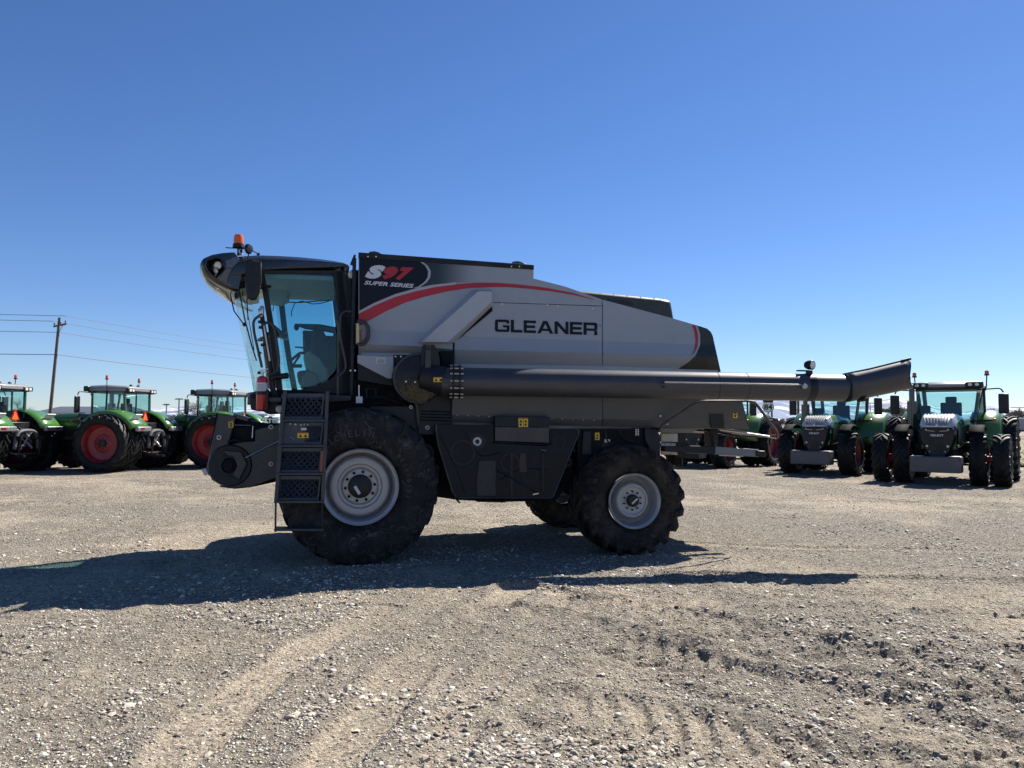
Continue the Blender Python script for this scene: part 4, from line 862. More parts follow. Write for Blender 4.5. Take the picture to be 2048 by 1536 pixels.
for cx_, cz_, rr_ in ((852, 905, .13), (868, 940, .09), (1128, 900, .12), (1135, 925, .08), (856, 832, .07)):     # belt pulleys in the dark gaps
    c0 = P(cx_, cz_, .60); MB().lathe([(.02, -.03), (rr_ * .4, -.03), (rr_ * .45, .0), (rr_ * .85, .0), (rr_, -.03), (rr_, .03)], c0, (0, 1, 0), 24).build('belt_pulley', M_DARK, CB)
MB().tube([P(842, 890, .58), P(860, 930, .58), P(880, 945, .58)], .014, 6).build('drive_belt', M_BLACK, CB)
for pts in (((905, 856), (930, 905), (925, 960)), ((1110, 862), (1140, 880), (1150, 905)), ((1210, 862), (1215, 885), (1240, 892)), ((1238, 860), (1246, 878), (1268, 884)), ((1000, 996), (1040, 1002), (1090, 997))):
    MB().tube([P(u, v, .44 if v < 990 else .6) for u, v in pts], .011, 6, round_=.06).build('hydraulic_hose', M_BLACK, CB)
washer(855, 855, .455, .030); washer(822, 814, .455, .026)
# chassis masses behind
slab([(740, 812), (835, 812), (840, 790), (905, 790), (905, 870), (875, 870), (740, 870)], .46, .60).build('front_side_plate', M_NAVYST, CB, bevel=.01)
MB().tube([P(838, 795, .42), P(836, 880, .42)], .012, 6).build('hydraulic_line', M_DARK, CB)
MB().tube([P(826, 800, .40), P(834, 812, .40), P(836, 850, .40)], .016, 6).build('hydraulic_line', M_WOOD, CB)
for k in range(4): MB().tube([P(842, 822 + k * 6, .44), P(902, 824 + k * 6, .44)], .008, 5).build('cable', M_VOID, CB)
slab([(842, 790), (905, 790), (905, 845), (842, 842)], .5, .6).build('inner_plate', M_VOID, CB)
slab([(700, 780), (1310, 800), (1310, 860), (1150, 960), (1110, 1001), (1000, 1004), (915, 1000), (875, 994), (700, 994)], .70, 2.75).build('chassis', M_VOID, CB)
slab([(700, 745), (905, 752), (905, 800), (700, 800)], .80, 2.75).build('under_tank_frame', M_VOID, CB)
slab([(560, 800), (720, 800), (720, 900), (560, 900)], .9, 2.2).build('feeder_rear_box', M_VOID, CB)
slab([(950, 1000), (1015, 1000), (1010, 1005), (955, 1004)], .6, 1.4).build('sump', M_VOID, CB)
MB().tube([P(910, 990, .4), P(914, 1000, .4), P(920, 1006, .4)], .014, 6).build('drain_hose', M_BLACK, CB)
slab([(1155, 857), (1295, 857), (1295, 900), (1155, 980)], .47, .72).build('rear_frame_plate', M_VOID, CB)
slab([(1166, 862), (1182, 862), (1184, 910), (1164, 910)], .44, .47).build('valve_block', M_NAVYST, CB, bevel=.01)
for u in (1272, 1276.5):
    q = MB()
    for k in range(4): q.cyl(P(u, 858 + k * 3.4, .45), P(u, 860.5 + k * 3.4, .45), .010, 6)
    q.build('hose_fitting', M_STEEL, CB)
slab([(1290, 856), (1313, 857), (1321, 872), (1321, 908), (1300, 900), (1290, 880)], .42, .75).build('rear_leg_plate', M_NAVYST, CB, bevel=.01)
# rear end: straw hood underside, spreader, bumper beam
slab([(1320, 857), (1400, 857), (1382, 866), (1320, 865)], .50, 1.6).build('lower_lip', mat('pale_tan_panel', (.17, .16, .14), .6, 0, .1), CB)
slab([(1322, 866), (1356, 866), (1356, 884), (1322, 884)], .9, .95).build('spreader_drum', M_ZINC, CB, bevel=.01)
slab([(1322, 885), (1351, 886), (1356, 910), (1323, 908)], .86, .9).build('spreader_plate', M_ZINC, CB, bevel=.008)
for u, v in ((1330, 887.5), (1342, 888), (1341, 908)): MB().cyl(P(u, v, .85), P(u, v, .86), .008, 6).build('bolt', M_DARK, CB)
slab([(1356, 866), (1372, 866), (1372, 915), (1356, 912)], 1.0, 1.6).build('spreader_housing', M_BLACK, CB)
slab([(1352, 905), (1398, 908), (1398, 918), (1352, 914)], .95, 1.3).build('spreader_tray', M_DARK, CB)
slab([(1348, 912), (1363, 913), (1363, 933), (1348, 930)], 1.0, 1.2).build('tray_leg', M_VOID, CB)
MB().tube([P(1343, 932, 1.0), P(1364, 936, 1.0), P(1364, 915, 1.0)], .012, 6).build('step_bar', M_GREY, CB)
slab([(1329, 892), (1429, 893), (1429, 908), (1329, 903)], .55, .68).build('tail_beam', M_NAVYST, CB, bevel=.006)
slab([(1431, 893), (1518, 899), (1518, 914), (1431, 909)], .55, .60).build('tail_beam_end', mat('blue_grey_bar', (.13, .15, .18), .4, 0, .08, coat=.3), CB, bevel=.004)
slab([(1513, 901), (1531, 902), (1533, 914), (1513, 913)], .53, .62).build('tail_light_box', M_BLACK, CB, bevel=.01)
MB().tube([P(1380, 891.5, .55), P(1400, 892, .55)], .008, 6).build('beam_edge', M_STEEL, CB); MB().tube([P(1438, 910.5, .54), P(1486, 912.5, .54)], .008, 6).build('beam_edge', M_STEEL, CB)
slab([(1420, 858), (1437, 858), (1435, 906), (1423, 906)], .9, 1.1).build('tail_post', M_DARK, CB, bevel=.01)
for k in range(3): MB().cyl(P(1427, 872 + k * 8, .86), P(1427, 876 + k * 8, .86), .04, 10).build('tail_post_clamp', M_BLACK, CB)
slab([(1400, 862), (1470, 859), (1520, 866), (1516, 870), (1440, 866)], 1.0, 2.4).build('chopper_deflector', mat('tan_worn_deflector', (.22, .20, .16), .5, 0, .1), CB)

# ---- wheels
def tyre_mb(Rr, w_, rim, n, h, lw, sweep, seg=72, wrap=.90):
    c = Rr - h; mb = MB(); hw = w_ / 2
    prof = [(rim, -hw * .74), (rim + .02, -hw * .80), (rim + (c - rim) * .22, -hw * .93), (rim + (c - rim) * .45, -hw), (rim + (c - rim) * .68, -hw * .985), (rim + (c - rim) * .87, -hw * .92), (c * .985, -hw * .84), (c, -hw * .7), (c + .004, 0)]
    prof = prof + [(r, -y) for r, y in prof[-2::-1]]
    mb.lathe(prof, (0, 0, 0), (0, 1, 0), seg, closed=False)
    for s_ in (-1, 1):
        for k in range(n):
            a0 = 2 * math.pi * (k + (.5 if s_ > 0 else 0)) / n; rg = []
            for (yy, r, aa) in ((-.04, c, 0), (.30, c, .38), (.60, c - .002, .68), (.84, c * .985, .86), (.93, rim + (c - rim) * .86, .95), (.985, rim + (c - rim) * wrap * .80, 1.0)):
                y = s_ * hw * yy; a = a0 + sweep * aa; hh = h if yy < .9 else h * (.75 if yy < .95 else .25); lwk = lw * (1 + .35 * yy)
                out = Vector((math.cos(a), 0, math.sin(a))); tg = Vector((-math.sin(a), 0, math.cos(a)))
                if yy > .9: nrm = (out * .35 + Vector((0, s_, 0))).normalized()
                elif yy > .8: nrm = (out + Vector((0, s_ * .6, 0))).normalized()
                else: nrm = out
                b_ = out * r + Vector((0, y, 0)); rg.append([b_ - tg * lwk - nrm * .01, b_ - tg * lwk * .72 + nrm * hh, b_ + tg * lwk * .72 + nrm * hh, b_ + tg * lwk - nrm * .01])
            mb.loft(rg)
    return mb
def wheel(c, Rr, w_, rimr, n, h, lw, sweep, tm, prof, boltr, nb, capr, name='wheel', rz=0, text=True):
    e = empty(name, c, 0, CB); c = Vector((0, 0, 0))
    o = tyre_mb(Rr, w_, rimr, n, h, lw, sweep).build('tyre', tm, e, smooth=38); o.rotation_euler = (0, .13, 0)
    MB().lathe(prof, (0, -w_ / 2, 0), (0, 1, 0), 64).build('rim', M_RIM, e, smooth=28)
    return e
WF = P(721, 979, 0); WFR = .985; WF = Vector((WF.x, .45, WFR - .015))
FP = [(.445, .02), (.462, .005), (.470, .02), (.452, .045), (.430, .052), (.416, .09), (.408, .25), (.398, .265), (.386, .25), (.374, .19), (.350, .165), (.30, .155), (.278, .16), (.262, .188), (.236, .19), (.208, .158), (.20, .157), (.16, .157), (.02, .157)]
wf = wheel(WF, WFR, .90, .455, 22, .030, .036, -.42, M_RUB, FP, .176, 10, .15)
def bolts(e, w_, depth, r, n, hr, mt, a0=0):
    for k in range(n):
        a = 2 * math.pi * k / n + a0; c = Vector((math.cos(a) * r, -w_ / 2 + depth, math.sin(a) * r))
        MB().cyl(c - Vector((0, .022, 0)), c + Vector((0, .005, 0)), hr, 6).build('wheel_bolt', mt, e)
bolts(wf, .90, .157, .180, 10, .019, M_VOID, .12)
MB().lathe([(.001, -.025), (.13, -.03), (.146, -.02), (.148, .01)], (0, -.45 + .157, 0), (0, 1, 0), 36).build('hub_cap', M_DARK, wf)
q = MB(); q.box((-.035, -.45 + .125, -.045), (.115, .004, .035), Matrix.Rotation(R(58), 3, 'Y')); q.build('hub_plate', M_WLAB, wf)
WRr = (P(1262, 1110, 0) - P(1262, 1110, 0)).length + .745
WR = P(1261, 1001, 0); WR = Vector((P(1271, 1001, 0).x, .36, WRr - .015))
RP = [(.345, .02), (.362, .004), (.372, .018), (.362, .04), (.338, .05), (.326, .10), (.318, .22), (.30, .235), (.268, .215), (.25, .18), (.235, .12), (.215, .10), (.195, .10), (.185, .115), (.17, .12), (.10, .12), (.02, .12)]
wr = wheel(WR, WRr, .72, .36, 19, .062, .044, -.5, M_RUBM, RP, .12, 10, .09)
bolts(wr, .72, .118, .122, 10, .0125, M_DARK, .3)
MB().lathe([(.001, -.06), (.07, -.062), (.082, -.05), (.085, .01)], (0, -.36 + .12, 0), (0, 1, 0), 28).build('hub_cap', M_DARK, wr)
q = MB(); q.box((.012, -.36 + .055, -.005), (.10, .004, .022), Matrix.Rotation(R(-40), 3, 'Y')); q.build('hub_plate', M_WLAB, wr)
MB().box((-.305, -.36 + .17, .06), (.035, .012, .05)).build('valve_window', M_VOID, wr); MB().box((-.31, -.36 + .155, .06), (.018, .01, .03)).build('valve_stem', M_CREAM, wr)
for e0, dy in ((wf, 2.55), (wr, 2.68)):
    c = copy_tree(e0, CB); c.location = e0.location + Vector((0, dy, 0)); c.rotation_euler = (0, 0, math.pi)
MB().cyl((WF.x, .9, WF.z), (WF.x, 2.6, WF.z), .20, 16).build('front_axle', M_VOID, CB); MB().box((WR.x, 1.7, WR.z + .02), (.3, 2.0, .3)).build('rear_axle', M_VOID, CB)
# sidewall lettering (raised rubber)
def arc_text(s, c, r, a0, da, h, flip, e, m, y):
    for k, ch in enumerate(s):
        if ch == ' ': continue
        a = R(a0 + da * k); o_ = Vector((math.cos(a), 0, math.sin(a))); tg = Vector((math.sin(a), 0, -math.cos(a))) * (1 if not flip else -1); o2 = o_ * (1 if not flip else -1)
        wdt = h * (.2 if ch == 'I' else .68); cc = c + o_ * r + Vector((0, y, 0))
        text_obj(ch, [cc - tg * wdt / 2 + o2 * h / 2, cc + tg * wdt / 2 + o2 * h / 2, cc + tg * wdt / 2 - o2 * h / 2, cc - tg * wdt / 2 - o2 * h / 2], m, 'sidewall_letter', e, .01)
M_RLET = mat('raised_rubber_letter', (.045, .043, .042), .6, 0, .1)
arc_text('MICHELIN', Vector((0, 0, 0)), .665, 131, -7.4, .082, False, wf, M_RLET, -.457)
arc_text('MEGAXBIB2', Vector((0, 0, 0)), .60, 39, -6.4, .055, False, wf, M_RLET, -.440)

# ---- feeder house
FY = .95
fh = slab([(432, 826), (517, 846), (560, 846), (600, 850), (600, 950), (560, 962), (500, 975), (455, 976), (424, 960), (414, 938)], FY + .1, FY + 1.4).build('feeder_housing', M_VOID, CB)
slab([(413, 935), (437, 826), (473, 833), (462, 870), (455, 905), (430, 960), (416, 950)], FY - .02, FY + .10).build('feeder_front_frame', M_GREY, CB, bevel=.012)
slab([(510, 860), (556, 848), (562, 848), (566, 951), (500, 975), (462, 977), (440, 968), (424, 950), (420, 925), (428, 904), (448, 893), (480, 884), (510, 882)], FY - .04, FY).build('feeder_side_plate', mat('feeder_side_paint', (.030, .032, .037), .4, 0, .1, 3, dust=.15), CB, bevel=.01)
sc_ = lambda r: r / 1539 * 9.9
fc = P(460, 931, FY - .05)
MB().lathe([(sc_(14), -.05), (sc_(16), -.06), (sc_(22), -.055), (sc_(23), -.03), (sc_(36), -.03), (sc_(40), -.035), (sc_(42), 0)], fc, (0, 1, 0), 48).build('drum_cover', M_DARK, CB)
MB().lathe([(.001, -.09), (.045, -.09), (.05, -.07), (.075, -.065), (.085, -.03)], fc, (0, 1, 0), 28).build('drum_hub', M_VOID, CB)
slab([(446, 901), (482, 904), (494, 928), (478, 960), (466, 950), (474, 932), (468, 914), (456, 912)], FY - .12, FY - .085).build('hex_guard', M_GREY, CB, bevel=.006)
MB().tube([P(490, 916, FY - .09), P(560, 881, FY - .09)], .010, 8).build('feeder_rod', M_STEEL, CB)
MB().tube([P(510, 884.5, FY - .06), P(530, 886, FY - .06)], .006, 6).build('feeder_latch', M_STEEL, CB)
for u, v in ((438, 875), (542, 854), (542, 928)): washer(u, v, FY - .05, .032)
label([(457, 842), (467, 841), (467, 855), (457, 856)], FY - .022, M_YEL); label([(558, 852), (563, 851), (563, 868), (558, 869)], FY - .045, M_YEL)
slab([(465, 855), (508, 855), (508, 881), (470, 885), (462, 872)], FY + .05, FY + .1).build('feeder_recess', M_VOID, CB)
MB().tube([P(506.5, 852, FY - .03), P(505, 876, FY - .03)], .010, 6).build('feeder_pin_rod', M_STEEL, CB)
slab([(467, 826), (498, 836), (494, 842), (466, 835)], FY, FY + .5).build('feeder_top_flap', M_GREY, CB)
MB().tube([P(440, 972, FY), P(470, 976, FY), P(492, 974, FY)], .012, 6).build('skid_bar', M_DARK, CB)
slab([(402, 939), (412, 936), (418, 948), (409, 951)], FY, FY + .2).build('feeder_hook', M_ZINC, CB, bevel=.01)
MB().tube([P(468, 850, FY), P(502, 851, FY)], .006, 6).build('hydraulic_line', M_STEEL, CB); MB().tube([P(455, 884, FY - .05), P(470, 880, FY - .05), P(482, 884, FY - .05)], .018, 6).build('hydraulic_line', M_BLACK, CB)
# ---------------------------------------------------------------- cab of the combine
YC, YF = .80, 2.72
# roof: cross sections from nose to tail, between the near and far sides
def rsec(u, vt, vb, ins=.10, drop=4):
    t_, b_ = P(u, vt, YC), P(u, vb, YC); H = t_.z - b_.z; x = (t_.x + b_.x) / 2
    return [Vector((b_.x, YC + .06, b_.z)), Vector((x, YC - .02, b_.z + H * .18)), Vector((x, YC - .02, b_.z + H * .62)), Vector((t_.x, YC + .07, t_.z - H * .10)), Vector((t_.x, YC + .30, t_.z + .0)),
            Vector((t_.x, YF - .30, t_.z)), Vector((t_.x, YF - .07, t_.z - H * .10)), Vector((x, YF + .02, b_.z + H * .62)), Vector((x, YF + .02, b_.z + H * .18)), Vector((b_.x, YF - .06, b_.z))]
rings = [rsec(455, 508, 560), rsec(480, 505.5, 558), rsec(515, 504, 548), rsec(560, 506, 544), rsec(600, 509, 542), rsec(640, 513.5, 540), rsec(670, 518, 538), rsec(688, 522, 536), rsec(699, 529, 535)]
rf = MB().loft(rings).build('cab_roof', M_GLOSSB, CB, smooth=50, bevel=.012)
# brow: curved shell overhanging the windshield, open underneath
bro = MB(); n = 14; outer = [(411, 518), (408, 525), (409, 534), (413, 543), (421, 552), (438, 563), (458, 573), (477, 580)]
def browring(k, s):
    r = []
    for i in range(n + 1):
        t = i / n; y = YC + (YF - YC) * t; bulge = math.sin(math.pi * t) ** .6 * .13; p = P(*outer[k], YC); r.append(Vector((p.x - bulge * s, y, p.z)))
    return r
top = []
def trow(u, v, s):
    r = []
    for i in range(n + 1):
        t = i / n; y = YC + (YF - YC) * t; p = P(u, v, YC); r.append(Vector((p.x - math.sin(math.pi * t) ** .6 * .13 * s, y, p.z)))
    return r
rows = [trow(470, 506.5, .2), trow(445, 508.5, .6), trow(425, 512, .9)] + [browring(k, 1) for k in range(len(outer))]
bro.loft(rows, False, False); br = bro.build('roof_brow', M_GLOSSB, rf, smooth=50, solid=.03)
# near side cheek of the brow with its opening
ck = MB(); 
O = [(411, 517), (445, 508), (470, 506), (480, 520), (484, 545), (477, 579), (457, 572), (437, 562), (421, 551), (409, 533)]
I = [(414, 522), (432, 516), (447, 520), (452, 528), (450, 540), (441, 548), (434, 556), (425, 551), (416, 541), (411.5, 532)]
a = outl(O, YC - .01); b_ = outl(I, YC - .015); c_ = [p + Vector((.05, .16, 0)) for p in b_]
ck.loft([a, b_, c_], False); ck.prism(c_, (0, .01, 0)); ck.build('brow_cheek', M_GLOSSB, rf, smooth=30)
slab([(451, 521), (470, 514), (478, 516), (476, 524), (464, 537), (452, 534)], YC - .04, YC - .01).build('cheek_fin', mat('dark_blue_grey_plastic', (.08, .10, .13), .3, 0, .05, coat=.3), rf, bevel=.006)
slab([(453, 535), (464, 538), (457, 552), (454, 566), (438, 560), (444, 549)], YC - .035, YC - .01).build('cheek_fin', mat('tan_lit_fin', (.13, .12, .105), .4, 0, .05), rf, bevel=.006)  # tan light falling on this fin is put into its colour
def lamp(u, v, y, r, ax, name='roof_lamp', par=None, sy=1):
    c = P(u, v, y); ax = Vector(ax).normalized(); h_ = MB().lathe([(r * .2, .07), (r * .8, .05), (r * 1.12, .0), (r * 1.12, -.012), (r, -.014)], c, -ax * -1 * -1, 20).build(name, M_BLACK, par or rf)
    MB().lathe([(.001, .012), (r * .6, .010), (r, .0)], c, ax, 20).build('lamp_lens', M_LAMP, h_); return h_
lamp(435.5, 531, YC + .02, .052, (-.25, -1, -.05)); lamp(432, 541, YC + .04, .044, (-.6, -.8, -.3)); lamp(472, 546, YC + .02, .036, (-.4, -.9, -.2))
slab([(426, 544), (431, 543), (436, 548), (431, 552)], YC + .08, YC + .12).build('lamp_bracket', M_ZINC, rf)
slab([(446, 565), (480, 555), (500, 552), (500, 574), (478, 578)], YC + .25, YF - .25).build('brow_underside', M_BLACK, rf)
MB().tube([P(463, 571, YC + .1), P(488, 560, YC + .1)], .008, 6).build('brow_trim', M_GREY, rf)
# beacon
bc = P(477, 493, YC + .12); bb = MB().lathe([(.06, 0), (.075, .004), (.07, .05), (.04, .055)], bc - Vector((0, 0, .02)), (0, 0, 1), 20); bb.cyl(bc - Vector((0, 0, .12)), bc - Vector((0, 0, .01)), .016, 8); bb.tube([bc + Vector((-.16, 0, -.025)), bc + Vector((.17, 0, -.025))], .007, 6); bb.cyl(bc + Vector((.05, 0, -.06)), bc + Vector((.03, 0, -.06)), .03, 8)
be = bb.build('beacon', M_BLACK, CB); MB().lathe([(.058, 0), (.065, .01), (.061, .10), (.052, .125), (.03, .135), (.001, .137)], bc + Vector((0, 0, .025)), (0, 0, 1), 24).build('beacon_lens', M_AMBER, be)
MB().tube([P(483, 510, YC + .12), P(478, 500, YC + .12)], .018, 8).build('beacon_mount', M_STEEL, be)
# mirrors
md = P(497.5, 498, .62); mi = MB(); mi.lathe([(.001, -.03), (.05, -.025), (.066, 0), (.066, .012), (.001, .014)], md, (-.75, .6, 0), 22); mi.tube([P(498, 505, .62), P(495, 520, .60), P(494, 600, .60), P(496, 640, .62)], .008, 6); mi.tube([P(502, 499, .62), P(517, 508, .8)], .008, 6); mi.cyl(P(516, 506, .8), P(517, 510, .8), .02, 8)
mi.build('round_mirror', M_BLACK, CB)
q = MB(); q.prism(outl([(491, 524), (494, 519), (504, 517), (518, 519), (523, 526), (523, 560), (518, 585), (512, 598), (505, 600), (494, 597), (490, 575)], .52), (0, .085, 0)); mr_ = q.build('side_mirror', M_BLACK, CB, bevel=.02)
q = MB(); q.prism(outl([(503, 518), (513, 517), (522, 522), (522, 526), (511, 523), (504, 523)], .515), (0, .02, 0)); q.build('mirror_cap', M_GREY, mr_)
MB().tube([P(519, 575, .58), P(540, 573, .78)], .022, 8).build('mirror_arm', M_BLACK, CB)
# pillars and frame (both sides)
def pil(name, pts, w0, m=M_BLACK, y=YC, parent=CB, far=False):
    """pillar along photo points on the near side; repeated on the far side"""
    for yy in ((y, YF - .06) if far else (y,)):
        mb = MB(); rg = []
        for (u, v) in pts:
            p = P(u, v, y); rg.append([Vector((p.x - w0 / 2, yy, p.z)), Vector((p.x + w0 / 2, yy, p.z)), Vector((p.x + w0 / 2, yy + .06, p.z)), Vector((p.x - w0 / 2, yy + .06, p.z))])
        mb.loft(rg).build(name, m, parent, bevel=.006)
pil('door_pillar', [(522, 545), (530, 580), (540, 640), (551, 720), (560, 785)], .075, M_BLACK, far=False)
pil('front_pillar', [(560, 548), (561, 590), (569, 660), (580, 730), (590, 785)], .085, mat('olive_black_trim', (.02, .026, .02), .5, 0, .1), y=YF - .08)
pil('rear_pillar', [(675, 540), (682, 600), (690, 660), (693, 720), (694, 790)], .13, M_NAVYST, far=True)
slab([(524, 541), (672, 541), (668, 546), (526, 547)], YC - .01, YC + .06).build('door_header', M_BLACK, CB)
# side window: rounded lower rear corner
GW = [(528, 546), (600, 544.5), (664, 546), (671, 580), (675, 630), (677, 690), (676, 720), (670, 742), (655, 758), (630, 770), (600, 776), (561, 778), (551, 715), (540, 640)]
slab(GW, YC + .015, YC + .020).build('side_window', M_GLASS, CB)
fr = [(672, 545), (676, 580), (679, 630), (681, 690), (680, 722), (674, 745), (658, 761), (632, 773.5), (600, 779), (560, 781), (560, 792), (700, 792), (700, 600), (690, 540)]
slab(fr, YC, YC + .05).build('door_frame', M_NAVYST, CB, bevel=.004)
# windshield: bowed between the two front pillars
WS = []
for (u0, v0, u1) in ((527, 546, 0), (534, 600, 0), (541, 650, 0), (549, 700, 0), (557, 750, 0), (561, 782, 0)):
    p = P(u0, v0, YC); r = []
    for i in range(19):
        t = i / 18; y = YC + .02 + (YF - YC - .04) * t; b_ = (math.sin(math.pi * t) ** .8) * (.40 + (p.z - 2.0) * .06); r.append(Vector((p.x - b_, y, p.z)))
    WS.append(r)
MB().loft(WS, False, False).build('windshield', M_GLASSW, CB, smooth=60)
# far side window and rear wall
q = [Vector((p.x, YF - .03, p.z)) for p in outl([(528, 546), (664, 546), (678, 700), (655, 768), (561, 780)], YC)]
MB().prism(q, (0, .005, 0)).build('far_window', M_GLASS, CB)
q = [Vector((P(u, v, YC).x, YC + .06, P(u, v, YC).z)) for u, v in ((678, 690), (690, 690), (694, 786), (678, 786))]
MB().prism(q, (0, YF - YC - .12, 0)).build('rear_wall', M_SEAT, CB)
q = [Vector((P(u, v, YC).x, YC + .06, P(u, v, YC).z)) for u, v in ((676, 548), (680, 548), (690, 690), (686, 690))]
MB().prism(q, (0, YF - YC - .12, 0)).build('rear_window', M_GLASS, CB)
# ceiling liner with vent panel
MB().b2(Vector((P(520, 545, YC).x, YC + .05, P(560, 548, YC).z - .05)), Vector((P(672, 545, YC).x, YF - .1, P(560, 548, YC).z + .02))).build('ceiling_liner', M_BEIGE, CB, bevel=.02)
slab([(530, 600), (540, 576), (577, 575), (575, 595), (560, 602)], YC + 1.0, YC + 1.5).build('air_duct', M_BEIGE, CB, bevel=.02)
slab([(600, 576), (650, 575), (650, 585), (600, 586)], YF - .16, YF - .13).build('sun_shade', mat('blue_tint_panel', (.03, .08, .12), .4, 0, .05), CB)
slab([(574, 594), (667, 591), (667, 575), (574, 578)], YF - .12, YF - .10).build('header_panel', M_BEIGE, CB)
# floor, base
MB().prism([Vector((p.x, YC - .02, p.z)) for p in outl([(500, 790), (560, 779), (700, 788), (700, 806), (560, 806), (516, 803)], YC)], (0, YF - YC + .04, 0)).build('cab_floor', M_VOID, CB, bevel=.02)
q = MB(); p0 = P(545, 782, YC); rg = []
for dz in (0, -.16):
    rg.append([Vector((p0.x - math.sin(math.pi * i / 12) ** .8 * .38, YC + (YF - YC) * i / 12, p0.z + dz)) for i in range(13)])
q.loft(rg, False, False).build('cab_front_sill', M_BLACK, CB, solid=.03)
MB().tube([P(497, 796, YC + .3), P(505, 787, YC + .1), P(520, 780, YC)], .012, 6).build('sill_tube', M_DARK, CB)
# seat, console, steering, monitor
se = MB(); se.prism(outl([(620, 705), (625, 655), (642, 652), (662, 690), (668, 745), (640, 755)], 1.5), (0, .5, 0)); s_ = se.build('seat_backrest', M_SEAT, CB, bevel=.05)
slab([(604, 660), (640, 662), (645, 700), (612, 702)], 1.75, 2.15).build('head_cushion', M_SEAT, CB, bevel=.03)
slab([(592, 742), (655, 735), (660, 768), (598, 772)], 1.45, 2.05).build('seat_cushion', M_SEAT, CB, bevel=.05)
slab([(605, 668), (674, 672), (674, 778), (636, 778), (612, 742), (606, 700)], 2.1, 2.3).build('instructor_seat', mat('dark_green_grey_plastic', (.075, .10, .10), .6, 0, .1), CB, bevel=.03)
slab([(606, 712), (616, 700), (638, 714), (655, 738), (660, 778), (640, 776), (628, 745), (610, 735)], 1.2, 1.45).build('arm_console', mat('reflection_green_console', (.34, .36, .31), .6, 0, .15), CB, bevel=.03)  # greenish reflections in the glass are put into the console colour
slab([(600, 776), (604, 752), (616, 742), (634, 750), (640, 778)], 1.1, 1.4).build('console_base', mat('reflection_olive_console', (.20, .21, .16), .6, 0, .1), CB, bevel=.02)  # base colour raised likewise to stand for reflections in the glass
slab([(592, 650), (598, 647), (640, 648), (672, 654), (680, 668), (650, 662), (610, 657)], 1.15, 1.25).build('armrest', M_BLACK, CB, bevel=.02)
MB().sph(P(593, 654, 1.2), .045, sc=(.8, 1, 1.1)).build('joystick', M_BLACK, CB)
slab([(658, 700), (674, 640), (676, 740), (664, 742)], 1.3, 1.5).build('storage_bin', M_DARK, CB, bevel=.02)
MB().tube([P(583, 745, 1.9), P(580, 722, 1.9), P(602, 704, 1.9), P(620, 712, 1.9), P(640, 740, 1.9)], .020, 8, round_=.05).build('far_grab_rail', M_GREY, CB)
MB().tube([P(587, 768, 2.3), P(583, 735, 2.3), P(600, 710, 2.3)], .018, 8).build('far_grab_rail', M_GREY, CB)
MB().tube([P(590, 694, 1.6), P(612, 696, 1.6)], .012, 6).build('lever', M_BLACK, CB)
MB().tube([P(582, 732, 2.0), P(604, 732, 2.0)], .03, 6).build('far_rail', M_GREY, CB)
# steering column and wheel
MB().tube([P(549, 776, 1.7), P(545, 730, 1.7), P(537, 690, 1.7), P(535, 665, 1.7)], [.11, .10, .08, .06], 12).build('steering_column', M_DARK, CB)
sw = MB(); c0 = P(545, 672, 1.7); x_, y_, _ = basis(Vector((-.35, 0, 1))); sw.tube([c0 + (x_ * math.cos(2 * math.pi * i / 24) + y_ * math.sin(2 * math.pi * i / 24)) * .20 for i in range(25)], .016, 6)
for k in range(3): sw.tube([c0, c0 + (x_ * math.cos(2.1 * k) + y_ * math.sin(2.1 * k)) * .20], .012, 6)
sw.build('steering_wheel', M_BLACK, CB)
slab([(537, 640), (556, 655), (573, 671), (574, 678), (556, 672), (538, 668)], 1.5, 1.8).build('display', M_GREY, CB, bevel=.02)
MB().tube([P(567, 599, 2.3), P(567, 604, 2.3), P(600, 605, 2.3), P(662, 600, 2.3), P(662, 592, 2.3)], .010, 6).build('curtain_rod', M_BLACK, CB)
MB().tube([P(583, 633, 1.0), P(583, 622, 1.0), P(590, 606, 1.0), P(604, 602, 1.0), P(625, 608, 1.0), P(640, 607, 1.0), P(658, 602, 1.0)], .007, 6).build('hanging_cable', M_BLACK, CB)
MB().tube([P(556, 612, 2.5), P(548, 606, 2.5), P(546, 622, 2.5)], .007, 5).build('hanging_cable', M_BLACK, CB)
# wiper
MB().tube([P(461, 590, 1.4), P(468, 622, 1.2), P(487, 648, 1.1)], .009, 6).build('wiper_arm', M_BLACK, CB)
MB().sph(P(489, 649, 1.1), .028).build('wiper_joint', M_BLACK, CB)
MB().tube([P(478, 580, 1.12), P(490, 640, 1.08), P(503, 690, 1.02), P(513, 721, 1.0)], .010, 6).build('wiper_blade', M_BLACK, CB)
MB().tube([P(484, 582, 1.3), P(498, 640, 1.2), P(508, 700, 1.05)], .006, 6).build('wiper_blade', M_BLACK, CB)
# handrails by the door
def rail(pts, y, r=.016, nm='grab_rail', m=M_GREY, rd=.09): return MB().tube([P(u, v, y + (q[0] if q else 0)) for u, v, *q in pts], r, 10, round_=rd).build(nm, m, CB)
rail([(524, 628), (506, 640), (508, 665), (524, 735)], .62, .017); rail([(522, 704), (516, 712)], .62, .014)
rail([(523, 649), (540, 643), (549, 655), (558, 720), (556, 742), (536, 752)], .56, .019)
rail([(521, 617), (525, 640), (534, 690), (545, 766)], .66, .030, 'hinge_post', M_DARK, .02)
rail([(527, 645), (540, 722)], .60, .012, 'hinge_rod', M_STEEL)
MB().lathe([(.02, -.02), (.033, 0), (.03, .10), (.02, .13)], P(522, 632, .64), (.1, 0, 1), 14).build('hinge_cap', M_STEEL, CB)
for v in (644, 655, 690): MB().box(P(523 + (v - 640) * .12, v, .63), (.09, .05, .035)).build('hinge_bracket', M_DARK, CB, bevel=.006)
